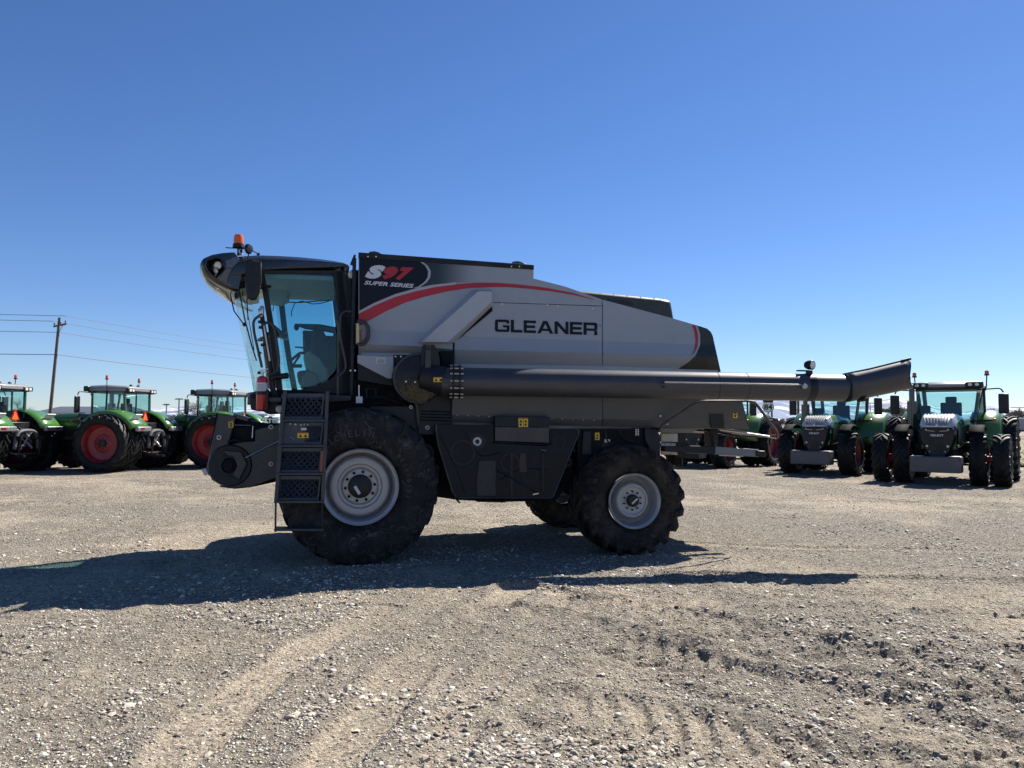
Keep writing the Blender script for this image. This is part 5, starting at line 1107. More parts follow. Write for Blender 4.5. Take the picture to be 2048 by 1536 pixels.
MB().cyl(P(543, 755, .55), P(577, 751, .60), .038, 16).build('door_lamp', M_BLACK, CB, bevel=.01)
rail([(710, 624), (688, 622), (680, 632), (681, 690), (673, 640)], .5, .014); 
rail([(675, 642), (684, 690), (692, 728), (690, 742), (676, 752)], .50, .017)
rail([(677, 640), (676, 790)], .53, .018, 'rear_post', M_GREY); 
for v in (641, 750): MB().box(P(677, v, .52), (.07, .06, .03)).build('rail_clamp', M_DARK, CB)
# rear service ladder between cab and tank
MB().tube([P(709, 516, .5), P(706, 640, .5), P(703, 790, .5)], .026, 10).build('service_post', M_NAVYST, CB)
MB().box(P(706, 520, .5), (.03, .03, .14), Matrix.Rotation(.35, 3, 'Y')).build('post_latch', M_BLACK, CB)
slab([(684, 545), (702, 545), (702, 790), (690, 790), (688, 640)], .86, 1.2).build('cab_back_wall', mat('blue_black_panel', (.022, .030, .042), .45, 0, .1, dust=.1), CB)
slab([(702, 540), (717, 540), (717, 790), (702, 790)], 1.2, 2.4).build('gap_filler', M_VOID, CB)
for v in (560, 600, 640, 680, 720): slab([(692, v), (700, v), (700, v + 16), (692, v + 16)], .83, .86).build('vent_slot', M_BLACK, CB, bevel=.004)
for v in (583, 632, 694): MB().tube([P(690, v, .55), P(712, v + .5, .55)], .012, 6).build('ladder_rung', M_NAVYST, CB)
MB().tube([P(700, 575, 1.0), P(694, 620, 1.0), P(699, 690, 1.0), P(695, 760, 1.0)], .02, 6).build('wiring_hose', M_BLACK, CB)
MB().sph(P(702, 549, .8), .04, sc=(1, .5, 1.3)).build('rear_lamp', M_CREAM, CB)
for u, v in ((701, 741), (710, 741)): MB().cyl(P(u, v, .46), P(u, v, .5), .012, 8).build('bolt', M_STEEL, CB)
# reflective strip and hand hold ring
slab([(712.5, 647), (718, 647), (718, 687), (712.5, 687)], .44, .445).build('yellow_strip', mat('pale_yellow_tape', (.55, .48, .2), .5), CB)
slab([(710.5, 645), (711.9, 645), (711.9, 689), (710.5, 689)], .44, .46).build('strip_edge', M_GREY, CB)
MB().tube([P(714, 643, .46), P(728, 643, .46), P(737, 655, .46), P(737, 676, .46), P(728, 689, .46), P(714, 688, .46)], .026, 10, round_=.12).build('hand_hold', M_GREY, CB)
slab([(724, 657), (729, 658), (731, 668), (729, 680), (722, 680)], .50, .55).build('reflector', mat('dull_pink_reflector', (.33, .15, .12), .4), CB)
# platform and ladder
slab([(563, 787), (702, 791), (702, 800), (563, 797)], .40, 1.0).build('platform', M_GREY, CB, bevel=.01)
slab([(656, 793), (700, 795), (700, 801), (656, 803)], .30, .42).build('platform_edge', M_DARK, CB)
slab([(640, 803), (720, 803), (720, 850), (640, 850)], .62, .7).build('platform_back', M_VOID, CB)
MB().tube([P(718, 770, .40), P(718, 800, .40)], .008, 6).build('chain', M_STEEL, CB)
slab([(712, 793), (725, 793), (725, 806), (712, 806)], .38, .39).build('tag_plate', M_WLAB, CB)
MB().tube([P(733, 778, .5), P(752, 778, .5), P(753, 796, .5), P(734, 796, .5), P(733, 778, .5)], .016, 6).build('bracket_loop', M_BLACK, CB)
LY = -.16; M_LAD = mat('ladder_paint', (.020, .028, .042), .4, 0, .1, 3, dust=.15)
lad = MB(); L0 = [(570.5, 780), (563, 850), (556, 950), (551.5, 1006), (551, 1064)]; L1 = [(655, 782), (652, 850), (647.5, 950), (645, 1006), (644.5, 1064)]
for Ls, nm in ((L0, 'ladder_rail'), (L1, 'ladder_rail')):
    q = MB(); rg = []
    for (u, v) in Ls[:4]:
        p = P(u, v, LY); rg.append([p + Vector((-.022, 0, 0)), p + Vector((.022, 0, 0)), p + Vector((.022, .10, 0)), p + Vector((-.022, .10, 0))])
    q.loft(rg).build(nm, M_LAD, CB, bevel=.005)
    q = MB(); q.tube([P(*Ls[3], LY + .02), P(*Ls[4], LY + .02)], .012, 6); q.build('lower_ladder_strap', M_DARK, CB)
lx = lambda v: interp(v, [(780, 570.5), (850, 563), (950, 556), (1006, 551.5), (1064, 551)]); rx = lambda v: interp(v, [(780, 655), (850, 652), (950, 647.5), (1006, 645), (1064, 644.5)])
for v in (841, 892, 948, 1004, 1060): slab([(lx(v) - 3, v - 2.5), (rx(v) + 3, v - 2.5), (rx(v) + 3, v + 2.5), (lx(v) - 3, v + 2.5)], LY - .02, LY + .20).build('ladder_step', M_LAD, CB, bevel=.005)
# perforated risers with diamond holes
def riser(v0, v1, x0=None, hole0=0):
    a, b = lx((v0 + v1) / 2) + 4, rx((v0 + v1) / 2) - 4; ff = MB(); y = LY + .06; nx, nz = 13, 6; mu, mv = 3.5, 7
    aa, bb_, cc, dd = a + mu + hole0, b - mu, v0 + mv, v1 - mv + 2
    sk_ = lambda u, v: u - (v - v0) * .11
    ff.k = 0
    def quad(u0, w0, u1, w1): ff.prism([P(sk_(u0, w0), w0, y), P(sk_(u1, w0), w0, y), P(sk_(u1, w1), w1, y), P(sk_(u0, w1), w1, y)], (0, .006, 0))
    quad(a, v0, b, cc); quad(a, dd, b, v1); quad(a, cc, aa, dd); quad(bb_, cc, b, dd)
    du, dv = (bb_ - aa) / nx * 2, (dd - cc) / nz * 2; q = []
    # diagonal bars make the diamonds
    wdt = .9
    k = -int((dd - cc) / dv) - 1
    while aa + k * du < bb_:
        for sgn in (1, -1):
            # line from (aa+k*du, cc) going with slope sgn
            pts = []
            for vv in np.linspace(cc, dd, 9):
                uu = aa + k * du + ((vv - cc) if sgn > 0 else (dd - vv)) / dv * du
                if aa <= uu <= bb_: pts.append((uu, vv))
            if len(pts) > 1: ff.tube([P(sk_(u, v), v, y + .003) for u, v in (pts[0], pts[-1])], .0105, 4)
        k += 1
    return ff.build('perforated_riser', mat('blue_black_steel', (.022, .036, .060), .38, 0, .1, 3, dust=.10), CB, smooth=0)
riser(787, 838); riser(845, 889, hole0=44); riser(896, 945); riser(952, 1001)
label([(595, 865), (617, 865), (617, 876), (595, 876)], LY + .055, M_YEL); label([(602, 856), (613, 856), (613, 860.5), (602, 860.5)], LY + .055, M_WLAB, 'white_label', False)
slab([(642, 902), (646, 902), (644, 944), (640, 944)], LY + .02, LY + .05).build('red_reflector', M_TAIL, CB)
MB().tube([P(572, 874, LY + .04), P(580, 872, LY + .04), P(588, 880, LY + .04)], .006, 5).build('riser_wire', M_STEEL, CB)
for (a, b, w_) in ((578, 847, 5), (588, 848, 6), (600, 849, 4), (607, 848, 3), (614, 848.5, 3)): MB().prism(outl([(a, b + 2), (a + w_ * .5, b - 1.5), (a + w_, b + 2)], LY + .05), (0, .004, 0)).build('sticker_scrap', M_WLAB, CB)
# yellow label on elbow
label([(867, 754), (886, 754), (886, 764), (867, 764)], .028, M_YEL)
# underside mirror/horn at cab front
slab([(498, 796), (512, 788), (520, 792), (520, 822), (502, 820)], .9, 1.6).build('cab_mount', M_BLACK, CB, bevel=.02)
slab([(520, 800), (560, 800), (560, 826), (535, 828), (520, 820)], .70, 1.4).build('front_platform_support', M_DARK, CB, bevel=.02)
MB().lathe([(.001, -.02), (.035, -.02), (.05, 0), (.03, .06)], P(559, 818, .62), (-.3, .9, 0), 18).build('step_lamp', M_CREAM, CB)
MB().tube([P(541, 750, .62), P(544, 775, .66), P(553, 795, .7)], .035, 8).build('corner_hose', M_GREY, CB)
slab([(525, 795), (562, 795), (562, 803), (525, 803)], .55, .8).build('front_step', M_GREY, CB)

# fire extinguisher: a thing of its own hanging by the door
EX = empty('fire_extinguisher', CB.matrix_world @ Vector((0, 0, 0)), R(YAW)); tag(EX, 'red fire extinguisher strapped upright beside the combine cab door', 'fire extinguisher')
base = P(523, 820, .52); tp = P(523, 752, .52); r = .068
EX.location = Matrix.Translation(ORG) @ (Matrix.Rotation(R(YAW), 4, 'Z') @ base); hh = tp.z - base.z; z = Vector
MB().lathe([(.001, 0), (r * .9, .0), (r, .015), (r, hh * .86), (r * .88, hh * .95), (r * .4, hh), (.001, hh)], (0, 0, 0), (0, 0, 1), 28).build('cylinder', M_EXT, EX)
def band(name, z0, z1, m, k=1.012):
    q = MB(); q.lathe([(r * k, z0), (r * k, z1)], (0, 0, 0), (0, 0, 1), 28); q.build(name, m, EX)
band('paper_label', hh * .56, hh * .80, M_WLAB); band('strap', hh * .44, hh * .54, M_BLACK, 1.05)
q = MB()
for k in range(5): q.box((-.012, -r * 1.015, hh * (.60 + .035 * k)), (.07, .004, .004))
q.build('label_print', mat('print_grey', (.25, .25, .27), .6), EX)
MB().box((.055, .0, hh * .30), (.06, .09, hh * .62)).build('bracket', M_BLACK, EX, bevel=.008)
q = MB(); q.cyl((0, 0, hh), (0, 0, hh + .05), .02, 12); q.box((.01, 0, hh + .055), (.09, .02, .02), Matrix.Rotation(.25, 3, 'Y')); q.box((.02, 0, hh + .08), (.10, .018, .012), Matrix.Rotation(-.2, 3, 'Y')); q.build('valve_handle', M_STEEL, EX)
MB().sph((-.04, 0, hh + .04), .02).build('gauge', M_BLACK, EX); MB().lathe([(.022, 0), (.024, .003)], (-.015, -.01, hh + .10), (0, 1, 0), 14).build('pull_ring', M_STEEL, EX)
# ---------------------------------------------------------------- tractors
_ty = {}
def tyre_mesh(Rr, w_, rim, n, h, lw, sweep):
    k = (Rr, w_)
    if k not in _ty: _ty[k] = tyre_mb(Rr, w_, rim, n, h, lw, sweep, 48).mesh('tyre', M_RUBT, 38)
    return _ty[k]
_rm = {}
def t_wheel(root, x, y, Rr, w_, rim, n, side, name='wheel', hub=True):
    e = empty(name, (x, y, Rr), 0, root); o = bpy.data.objects.new('tyre', tyre_mesh(Rr, w_, rim, n, .05 * Rr + .005, .045, -.45 if True else .45)); COL.objects.link(o); o.parent = e
    o.rotation_euler = (0, random.random(), 0)
    k = (rim, w_)
    if k not in _rm:
        hw = w_ / 2 * .78; a = MB().lathe([(rim * 1.0, -hw), (rim * .96, -hw + .03), (rim * .90, -hw * .4), (rim * .86, -.02), (rim * .5, .0), (rim * .42, -.03), (rim * .2, -.04), (.01, -.04)], (0, 0, 0), (0, 1, 0), 36)
        a.lathe([(rim * 1.0, hw), (rim * .96, hw - .03), (rim * .9, hw * .4), (rim * .86, .02)], (0, 0, 0), (0, 1, 0), 36)
        c = MB().lathe([(rim * .21, -.05), (rim * .2, -.10), (rim * .08, -.12), (.01, -.12)], (0, 0, 0), (0, 1, 0), 20)
        for q in range(8):
            an = q * math.pi / 4; c.cyl((math.cos(an) * rim * .28, -.07, math.sin(an) * rim * .28), (math.cos(an) * rim * .28, -.03, math.sin(an) * rim * .28), .022, 6)
        _rm[k] = (a.mesh('rim', M_RIMRED, 30), c.mesh('hub', M_DARK, 30))
    for me, nm in zip(_rm[k], ('rim', 'hub')):
        o = bpy.data.objects.new(nm, me); COL.objects.link(o); o.parent = e
    if side > 0: e.rotation_euler = (0, 0, math.pi)
    return e
def rect(x, w, z0, z1, ch=.1, top=.0):
    w /= 2; return [Vector((x, -w, z0)), Vector((x, w, z0)), Vector((x, w, z1 - ch)), Vector((x, w - ch, z1)), Vector((x, -w + ch, z1)), Vector((x, -w, z1 - ch))]
def make_tractor(label, rd, fd, weight, sx=1):
    T = empty('tractor'); tag(T, label, 'tractor', 'green tractors parked in rows')
    RR, FR = 1.04, .76; rw, fw = (.50, .43) if fd else (.62, .58)
    ry = ((.98, 1.58) if fd else (1.02, 1.72)) if rd else (1.0,); fy = (1.0, 1.58) if fd else (1.03,)
    for s in (-1, 1):
        for y in ry: t_wheel(T, 0, s * y, RR, rw, .68, 20, s, 'rear_wheel')
        if len(ry) > 1: MB().cyl((0, s * 1.2, RR), (0, s * 1.75, RR), .15, 16).build('dual_hub', M_REDP, T)
        for y in fy: t_wheel(T, 3.0, s * y, FR, fw, .42, 18, s, 'front_wheel')
        if len(fy) > 1: MB().cyl((3.0, s * 1.2, FR), (3.0, s * 1.62, FR), .12, 14).build('dual_hub', M_REDP, T)
    MB().cyl((0, -1.2, RR), (0, 1.2, RR), .16, 12).build('rear_axle', M_VOID, T); MB().cyl((3.0, -1.0, FR), (3.0, 1.0, FR), .12, 10).build('front_axle', M_VOID, T)
    MB().loft([rect(-.45, .75, .55, 1.35, .05), rect(1.2, .72, .5, 1.3, .05), rect(3.5, .55, .55, 1.1, .05)]).build('chassis', M_VOID, T, bevel=.02)
    # hood
    MB().loft([rect(.92, 1.02, 1.15, 2.08, .16), rect(2.0, 1.0, 1.15, 2.14, .18), rect(2.9, .96, 1.1, 2.10, .2), rect(3.45, .92, 1.05, 1.98, .22)]).build('hood', mat('shaded_hood_green', (.028, .10, .024), .25, 0, .05, coat=.5, dust=.05), T, smooth=50, bevel=.03)  # tractor green darkened: the hood's shade is put into the colour
    for s in (-1, 1):
        MB().box((2.3, s * .505, 1.45), (1.9, .02, .42)).build('side_grille', M_BLACK, T)
        for k in range(3): MB().box((1.9 + k * .42, s * .515, 1.83), (.30, .012, .06)).build('hood_vent', M_BLACK, T, bevel=.01)
    # nose
    n_ = MB(); n_.loft([[Vector((3.452, y, z)) for y, z in ((-.30, .85), (.30, .85), (.47, 1.30), (.50, 1.62), (.46, 1.86), (-.46, 1.86), (-.50, 1.62), (-.47, 1.30))], [Vector((3.68, y, z)) for y, z in ((-.24, .88), (.24, .88), (.40, 1.3), (.44, 1.58), (.36, 1.70), (-.36, 1.70), (-.44, 1.58), (-.40, 1.3))]]); nose = n_.build('nose', M_BLACK, T, bevel=.03)
    for k in range(5): MB().box((3.685, 0, .95 + k * .09), (.02, .36 + k * .05, .02)).build('grille_bar', M_DARK, nose)
    # silver ribbed hood tip
    tip = MB(); tip.loft([[Vector((3.15, y, z)) for y, z in ((-.50, 1.90), (.50, 1.90), (.42, 2.09), (-.42, 2.09))], [Vector((3.50, y, z)) for y, z in ((-.49, 1.74), (.49, 1.74), (.38, 1.99), (-.38, 1.99))], [Vector((3.70, y, z)) for y, z in ((-.40, 1.70), (.40, 1.70), (.26, 1.75), (-.26, 1.75))]])
    tip = tip.build('hood_tip', M_ZINC, T, bevel=.03)
    for k in range(9):
        y = -.36 + k * .09; MB().tube([(3.16, y, 2.095), (3.51, y * .97, 1.995), (3.70, y * .75, 1.765)], .018, 6).build('rib', M_GALV, tip)
    for s in (-1, 1):
        for k in range(2): MB().lathe([(.001, .02), (.03, .018), (.038, 0)], (3.66 - .04 * k, s * (.30 + .09 * k), 1.635 + .025 * k), (1, s * .25, 0), 12).build('headlight', M_LAMP, nose)
        MB().box((3.69, s * .17, 1.60), (.02, .2, .015), Matrix.Rotation(s * .1, 3, 'X')).build('light_strip', M_ZINC, nose)
        for z, y in ((1.15, .27), (.98, .19)): MB().lathe([(.001, .015), (.025, .012), (.034, 0)], (3.69, s * y, z), (1, 0, 0), 10).build('lower_lamp', M_LAMP, nose)
    text_obj('FENDT', [(3.69, -.17, 1.50), (3.69, .17, 1.50), (3.69, .17, 1.44), (3.69, -.17, 1.44)][::1], M_WHITE, 'lettering', nose, .03)
    MB().prism([(3.715, -.05, 1.72), (3.715, .05, 1.72), (3.70, 0, 1.82)], (.01, 0, 0)).build('emblem', M_WHITE, tip)
    # cab frame
    zb, zt = 1.30, 2.98
    def post(name, a, b, r=.045, m=M_GREEND):
        MB().tube([a, b], r, 8).build(name, m, T)
    for s in (-1, 1):
        post('cab_pillar', (1.28, s * .58, 1.5), (1.12, s * .74, zt)); post('cab_pillar', (.32, s * .82, 1.75), (.30, s * .80, zt), .035, M_BLACK); post('cab_pillar', (-.58, s * .66, 1.95), (-.50, s * .72, zt), .055)
        pts = [(1.24, s * .62, 1.55), (1.11, s * .75, zt - .03), (.31, s * .80, zt - .03), (.33, s * .82, 1.6)]
        MB().add(pts, [(0, 1, 2, 3)]).build('door_glass', M_GLASST, T, smooth=0)
        pts = [(.30, s * .82, 1.75), (.29, s * .80, zt - .03), (-.49, s * .73, zt - .03), (-.57, s * .68, 2.0)]
        MB().add(pts, [(0, 1, 2, 3)]).build('quarter_glass', M_GLASST, T, smooth=0)
        MB().loft([[Vector((1.25, s * .60, 1.1)), Vector((1.25, s * .60, 1.52)), Vector((1.22, s * .50, 1.52)), Vector((1.22, s * .5, 1.1))], [Vector((.35, s * .82, 1.15)), Vector((.35, s * .82, 1.62)), Vector((.3, s * .6, 1.62)), Vector((.3, s * .6, 1.15))]]).build('door_lower', M_GREEND, T)
    MB().add([(1.27, -.56, 1.75), (1.27, .56, 1.75), (1.12, .72, zt - .05), (1.12, -.72, zt - .05)], [(0, 1, 2, 3)]).build('windscreen', M_GLASST, T, smooth=0)
    MB().add([(-.60, -.62, 1.98), (-.60, .62, 1.98), (-.50, .70, zt - .12), (-.50, -.70, zt - .12)], [(0, 1, 2, 3)]).build('rear_glass', M_GLASST, T, smooth=0)
    MB().b2((-.58, -.68, 1.25), (1.22, .68, 1.55)).build('cab_floor', M_VOID, T)
    MB().loft([rect(-.62, 1.30, 1.45, 1.98, .08), rect(-.30, 1.4, 1.45, 1.80, .05)]).build('cab_rear_wall', M_GREEND, T)
    # roof
    rf = MB(); rf.loft([rect(-.78, 1.40, 2.97, 3.10, .04), rect(-.60, 1.56, 2.96, 3.16, .07), rect(.4, 1.62, 2.96, 3.20, .08), rect(1.25, 1.56, 2.97, 3.17, .08), rect(1.48, 1.36, 3.0, 3.08, .03)]); roof = rf.build('cab_roof', M_ROOF, T, smooth=50, bevel=.02)
    MB().loft([rect(-.74, 1.44, 2.90, 3.0, .03), rect(1.35, 1.50, 2.90, 3.0, .03)]).build('roof_rim', M_BLACK, roof, bevel=.01)
    for s in (-1, 1):
        MB().box((1.38, s * .64, 3.05), (.24, .42, .20)).build('lamp_cluster', M_BLACK, roof, bevel=.03); MB().box((-.74, s * .62, 3.0), (.14, .38, .16)).build('lamp_cluster', M_BLACK, roof, bevel=.02)
        for k in range(2):
            MB().lathe([(.001, .012), (.04, .010), (.05, 0)], (1.505, s * (.55 + .16 * k), 3.06), (1, 0, 0), 12).build('roof_lamp', M_LAMP, roof)
            MB().box((-.815, s * (.54 + .15 * k), 3.0), (.02, .10, .09)).build('rear_roof_lamp', M_LAMP, roof)
        MB().lathe([(.001, .012), (.036, .010), (.045, 0)], (1.20, s * .72, 2.84), (1, 0, 0), 12).build('pillar_lamp', M_LAMP, T)
        MB().sph((-.35, s * .2, 3.2), .055, sc=(1.4, 1, .8)).build('antenna', M_BLACK, roof)
        # beacon
        b_ = MB(); b_.tube([(.25, s * .86, 2.98), (.25, s * .88, 3.42)], .016, 6); b_.cyl((.25, s * .88, 3.38), (.25, s * .88, 3.43), .06, 12); b_ = b_.build('beacon', M_BLACK, T)
        MB().lathe([(.05, 0), (.052, .07), (.04, .11), (.001, .12)], (.25, s * .88, 3.43), (0, 0, 1), 14).build('beacon_lens', mat('orange_red_lens', (.70, .08, .02), .25, 0, .05, coat=.4, subsurface=.3), b_)
        # mirror
        a_ = MB(); a_.tube([(1.15, s * .76, 2.9), (1.30, s * 1.35, 2.93), (1.30, s * 1.42, 2.80)], .022, 6, round_=.08); a_ = a_.build('mirror_arm', M_BLACK, T)
        MB().box((1.32, s * 1.42, 2.45), (.09, .26, .62)).build('mirror_head', M_BLACK, a_, bevel=.04)
        MB().b2((1.26, s * 1.42 - .1, 2.2), (1.272, s * 1.42 + .1, 2.72)).build('mirror_face', M_GLOSSB, a_)
        # indicators on arms
        i_ = MB(); i_.tube([(1.2, s * .62, 1.9), (1.2, s * 1.25, 1.93)], .03, 6); i_ = i_.build('indicator_arm', M_BLACK, T); MB().lathe([(.001, .04), (.06, .03), (.07, 0), (.05, -.05)], (1.22, s * 1.28, 1.93), (1, 0, 0), 14).build('indicator_lens', mat('dim_amber_lens', (.55, .17, .02), .3, 0, .05, coat=.4), i_)
    # rear fenders: curved green guards
    for s in (-1, 1):
        rg = []
        for k in range(15):
            a = R(28 + 150 * k / 14); r0 = 1.20; x, z = math.cos(a) * r0 * -1, RR + math.sin(a) * r0 * .98
            y0, y1 = s * .60, s * (1.44 if fd else 1.68); drop = .16 if k < 13 else .10; o_ = Vector((-math.cos(a), 0, math.sin(a)))
            top_ = Vector((x, 0, z)); rg.append([top_ + Vector((0, y0, 0)), top_ + Vector((0, s * 1.0, 0)) + o_ * .05, top_ + Vector((0, y1 - s * .06, 0)) + o_ * .01, top_ + Vector((0, y1, 0)) - o_ * .10])
        f_ = MB().loft(rg[::1], False, False).build('rear_fender', M_GREEN, T, smooth=60, solid=.03)
        MB().loft([[p + Vector((0, 0, 0)) for p in (r[2], r[3], r[3] - (r[3] - r[2]).normalized() * -.06)] for r in rg], False, False).build('fender_trim', M_BLACK, T, solid=.02)
        # rear lamp block (silver ribbed) at the low tail of the fender
        p_ = rg[1][1]; lb = MB().box((-1.15, s * 1.14, 1.56), (.14, .86 if not fd else .6, .17)).build('tail_lamp_housing', M_GALV, T, bevel=.03)
        for k in range(11): MB().box((-1.215, s * (.80 + k * .068), 1.56), (.015, .022, .14)).build('lamp_rib', M_GREYBOX, lb)
        MB().box((-1.225, s * 1.28, 1.58), (.02, .2, .07)).build('tail_lens', M_TAIL, lb)
        MB().box((-.93, s * 1.2, 2.0), (.04, .44, .26), Matrix.Rotation(-.75, 3, 'Y')).build('white_fender_panel', M_WLAB, T, bevel=.01)  # white panel near the top of the fender
        MB().box((-1.02, s * .78, 1.62), (.03, .10, .10)).build('yellow_marker', M_YEL, T)
        # front fenders
        rg = []
        for k in range(8):
            a = R(60 + 75 * k / 7); x, z = 3.0 - math.cos(a) * 1.0, FR + math.sin(a) * 1.02
            rg.append([Vector((x, s * .80, z)), Vector((x, s * 1.14, z)), Vector((x, s * 1.17, z - .05))])
        MB().loft(rg, False, False).build('front_fender', mat('matt_black_plastic', (.004, .004, .005), .8, spec=.08), T, smooth=60, solid=.02)
        MB().b2((.35, s * .62, .55), (1.7, s * 1.0, 1.15)).build('fuel_tank', M_GLOSSB if s > 0 else M_BLACK, T, bevel=.06)
        for k in range(4): MB().b2((1.0, s * 1.02, .5 + .27 * k), (1.5, s * 1.22, .54 + .27 * k)).build('step', M_DARK, T)
        MB().tube([(1.35, s * .80, 1.5), (1.55, s * .86, 1.6), (1.55, s * .86, 2.15), (1.35, s * .80, 2.15)], .018, 6, round_=.08).build('door_rail', M_BLACK, T)
    # exhaust on its right
    q = MB(); q.cyl((1.45, -.98, 1.2), (1.45, -.98, 2.55), .15, 18); q.cyl((1.45, -.98, 2.55), (1.45, -.98, 3.0), .085, 14); q.tube([(1.45, -.98, 2.95), (1.45, -.98, 3.03), (1.40, -1.08, 3.10)], .085, 12); q.build('exhaust', M_GLOSSB, T)
    # interior
    se = MB(); se.box((.05, 0, 2.15), (.16, .52, .75)); se.box((.3, 0, 1.82), (.5, .52, .14)); se.box((.02, 0, 2.62), (.1, .28, .2)); se.build('seat', M_SEAT, T, bevel=.06)
    MB().box((.4, -.36, 1.98), (.55, .14, .12)).build('armrest', M_BLACK, T, bevel=.03)
    sw = MB(); c0 = Vector((.88, 0, 2.08)); x_, y_, _ = basis(Vector((-.5, 0, 1))); sw.tube([c0 + (x_ * math.cos(2 * math.pi * i / 18) + y_ * math.sin(2 * math.pi * i / 18)) * .20 for i in range(19)], .018, 5); sw.tube([c0, (1.1, 0, 1.6)], .05, 8); sw.tube([c0 - x_ * .2, c0 + x_ * .2], .015, 5); sw.build('steering_wheel', M_BLACK, T)
    MB().box((1.12, 0, 1.78), (.18, .5, .2)).build('dashboard', M_BLACK, T, bevel=.05)
    MB().box((.5, -.62, 2.3), (.06, .3, .24)).build('monitor', M_BLACK, T, bevel=.02)
    # rear hitch and sign
    MB().box((-.62, .0, 1.62), (.25, .9, .35)).build('hitch_frame', M_BLACK, T, bevel=.02)
    for s in (-1, 1):
        MB().loft([[Vector((-.5, s * .42, 1.35)), Vector((-.5, s * .54, 1.35)), Vector((-.5, s * .54, 1.2)), Vector((-.5, s * .42, 1.2))], [Vector((-1.25, s * .46, 1.30)), Vector((-1.25, s * .56, 1.30)), Vector((-1.25, s * .56, 1.18)), Vector((-1.25, s * .46, 1.18))]]).build('lift_arm', M_DARK, T)
        MB().tube([(-.5, s * .38, .75), (-1.1, s * .48, .62), (-1.35, s * .48, .62)], .045, 8).build('lower_link', M_DARK, T); MB().tube([(-1.2, s * .5, 1.25), (-1.12, s * .48, .66)], .03, 8).build('lift_rod', M_DARK, T)
        MB().cyl((-1.0, s * .30, 1.45), (-.7, s * .3, 1.40), .06, 10).build('lift_cylinder', M_GALV, T)
    MB().tube([(-1.02, y, z) for y, z in ((-.56, .85), (-.52, 1.25), (-.36, 1.46), (-.15, 1.50), (.15, 1.50), (.36, 1.46), (.52, 1.25), (.56, .85))], .065, 8, round_=.1).build('lift_arch', M_GREYBOX, T)
    for k in range(9): MB().cyl((-.9, random.uniform(-.45, .45), random.uniform(.8, 1.75)), (-1.04, random.uniform(-.4, .4), random.uniform(.8, 1.7)), random.uniform(.02, .045), 8).build('coupling', (M_STEEL, M_GALV, M_BLACK)[k % 3], T)
    MB().tube([(-.6, 0, 1.2), (-1.1, 0, 1.32)], .035, 8).build('top_link', M_GALV, T); MB().b2((-1.35, -.12, .50), (-.4, .12, .58)).build('drawbar', M_DARK, T)
    MB().b2((-1.0, -.48, .66), (-.95, .48, .70)).build('hitch_bar', M_STEEL, T)
    q = MB()
    for k in range(5): q.tube([(-.72, -.3 + .14 * k, 1.55), (-.95, -.28 + .15 * k, 1.5 - .05 * k), (-.85, -.3 + .13 * k, 1.25)], .022, 6)
    q.build('hydraulic_couplers', M_STEEL, T)
    MB().prism([(-.54, -.22, 1.86), (-.54, .22, 1.86), (-.54, .05, 2.24), (-.54, -.05, 2.24)], (.012, 0, 0)).build('warning_triangle', M_TAIL, T)
    MB().prism([(-.546, -.155, 1.89), (-.546, .155, 1.89), (-.546, 0, 2.19)], (.005, 0, 0)).build('triangle_reflector', M_SMV, T)
    MB().tube([(-.53, 0, 1.88), (-.58, -.10, 1.75), (-.60, 0, 1.62)], .012, 5).build('triangle_bracket', M_STEEL, T)
    CABN = ('cab_pillar', 'door_glass', 'quarter_glass', 'door_lower', 'windscreen', 'rear_glass', 'cab_floor', 'cab_rear_wall', 'cab_roof', 'roof_rim', 'lamp_cluster', 'roof_lamp', 'rear_roof_lamp', 'antenna', 'pillar_lamp', 'beacon', 'beacon_lens', 'mirror_arm', 'mirror_head', 'mirror_face', 'seat', 'armrest', 'steering_wheel', 'dashboard', 'monitor', 'rear_lettering')
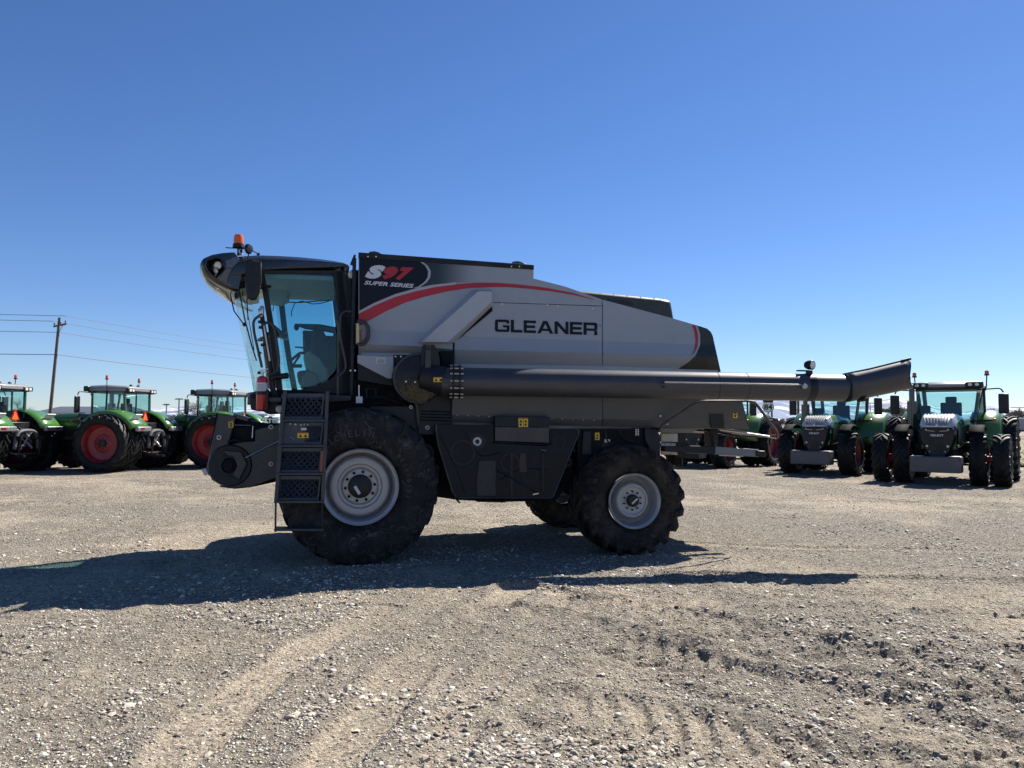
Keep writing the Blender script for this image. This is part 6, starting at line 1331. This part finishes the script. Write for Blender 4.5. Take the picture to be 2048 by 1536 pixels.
    def fit(o):                                   # short wide cab proportions
        for ch in o.children:
            if ch.name.split('.')[0] in CABN and ch.type == 'MESH':
                me = ch.data; n = len(me.vertices); a = np.zeros(n * 3, 'f'); me.vertices.foreach_get('co', a); a = a.reshape(-1, 3); wide = 1.08 if ch.name.startswith('mirror') else 1.19
                a[:, 0] = a[:, 0] * .752 + .187; a[:, 1] *= wide; me.vertices.foreach_set('co', a.ravel()); me.update()
            fit(ch)
    fit(T)
    if weight:
        MB().b2((3.72, -.66, .40), (4.25, .66, .86)).build('front_weight', M_GREYBOX, T, bevel=.03)
        MB().b2((3.4, -.2, .55), (3.75, .2, 1.0)).build('front_linkage', M_BLACK, T)
        for s in (-1, 1): MB().b2((3.76, s * .34, .862), (4.22, s * .63, .875)).build('weight_sunlit_top', M_ZINC, T)  # pale strips stand for sunlight on the top of the weight
    return T
proto_a = make_tractor('green tractor facing the camera, front end just left of the auger spout end', True, False, True)
proto_b = make_tractor('green tractor with dual front wheels and pale weight block at the right edge', True, True, True)
def place(T, p, deg, sc=1.0):
    T.location = (p[0], p[1], 0); T.rotation_euler = (0, 0, R(deg)); T.scale = (sc,) * 3
def at_front(u, D, deg, off=3.0):
    p = W(u, 850, D); d = Vector((math.cos(R(deg)), math.sin(R(deg)), 0)); return (p.x - d.x * off, p.y - d.y * off)
HB = 270 - 36                                    # heading of the right-hand row
place(proto_b, at_front(1880, 23.3, HB), HB, 1.0)
place(proto_a, at_front(1640, 27.6, HB - 2), HB - 2, 1.0)
def more(lab, p, deg, sc=1.0):
    c = copy_tree(proto_a); c['label'] = lab; place(c, p, deg, sc); return c
more('green tractor half hidden behind the rear of the combine', at_front(1400, 32.0, HB - 4), HB - 4)
HL = 90 + 85
def at_rear(u, D): p = W(u, 850, D); return (p.x, p.y)
more('leftmost green tractor, cut off by the left edge, orange triangle on its back', at_rear(2, 26.6), HL - 2, .97)
more('green tractor between the utility pole and the combine, seen from behind', at_rear(263, 28.6), HL, .97)
more('green tractor directly behind the combine feeder house', at_rear(463, 31.4), HL, .97)
S.render.resolution_x = 1024; S.render.resolution_y = 768
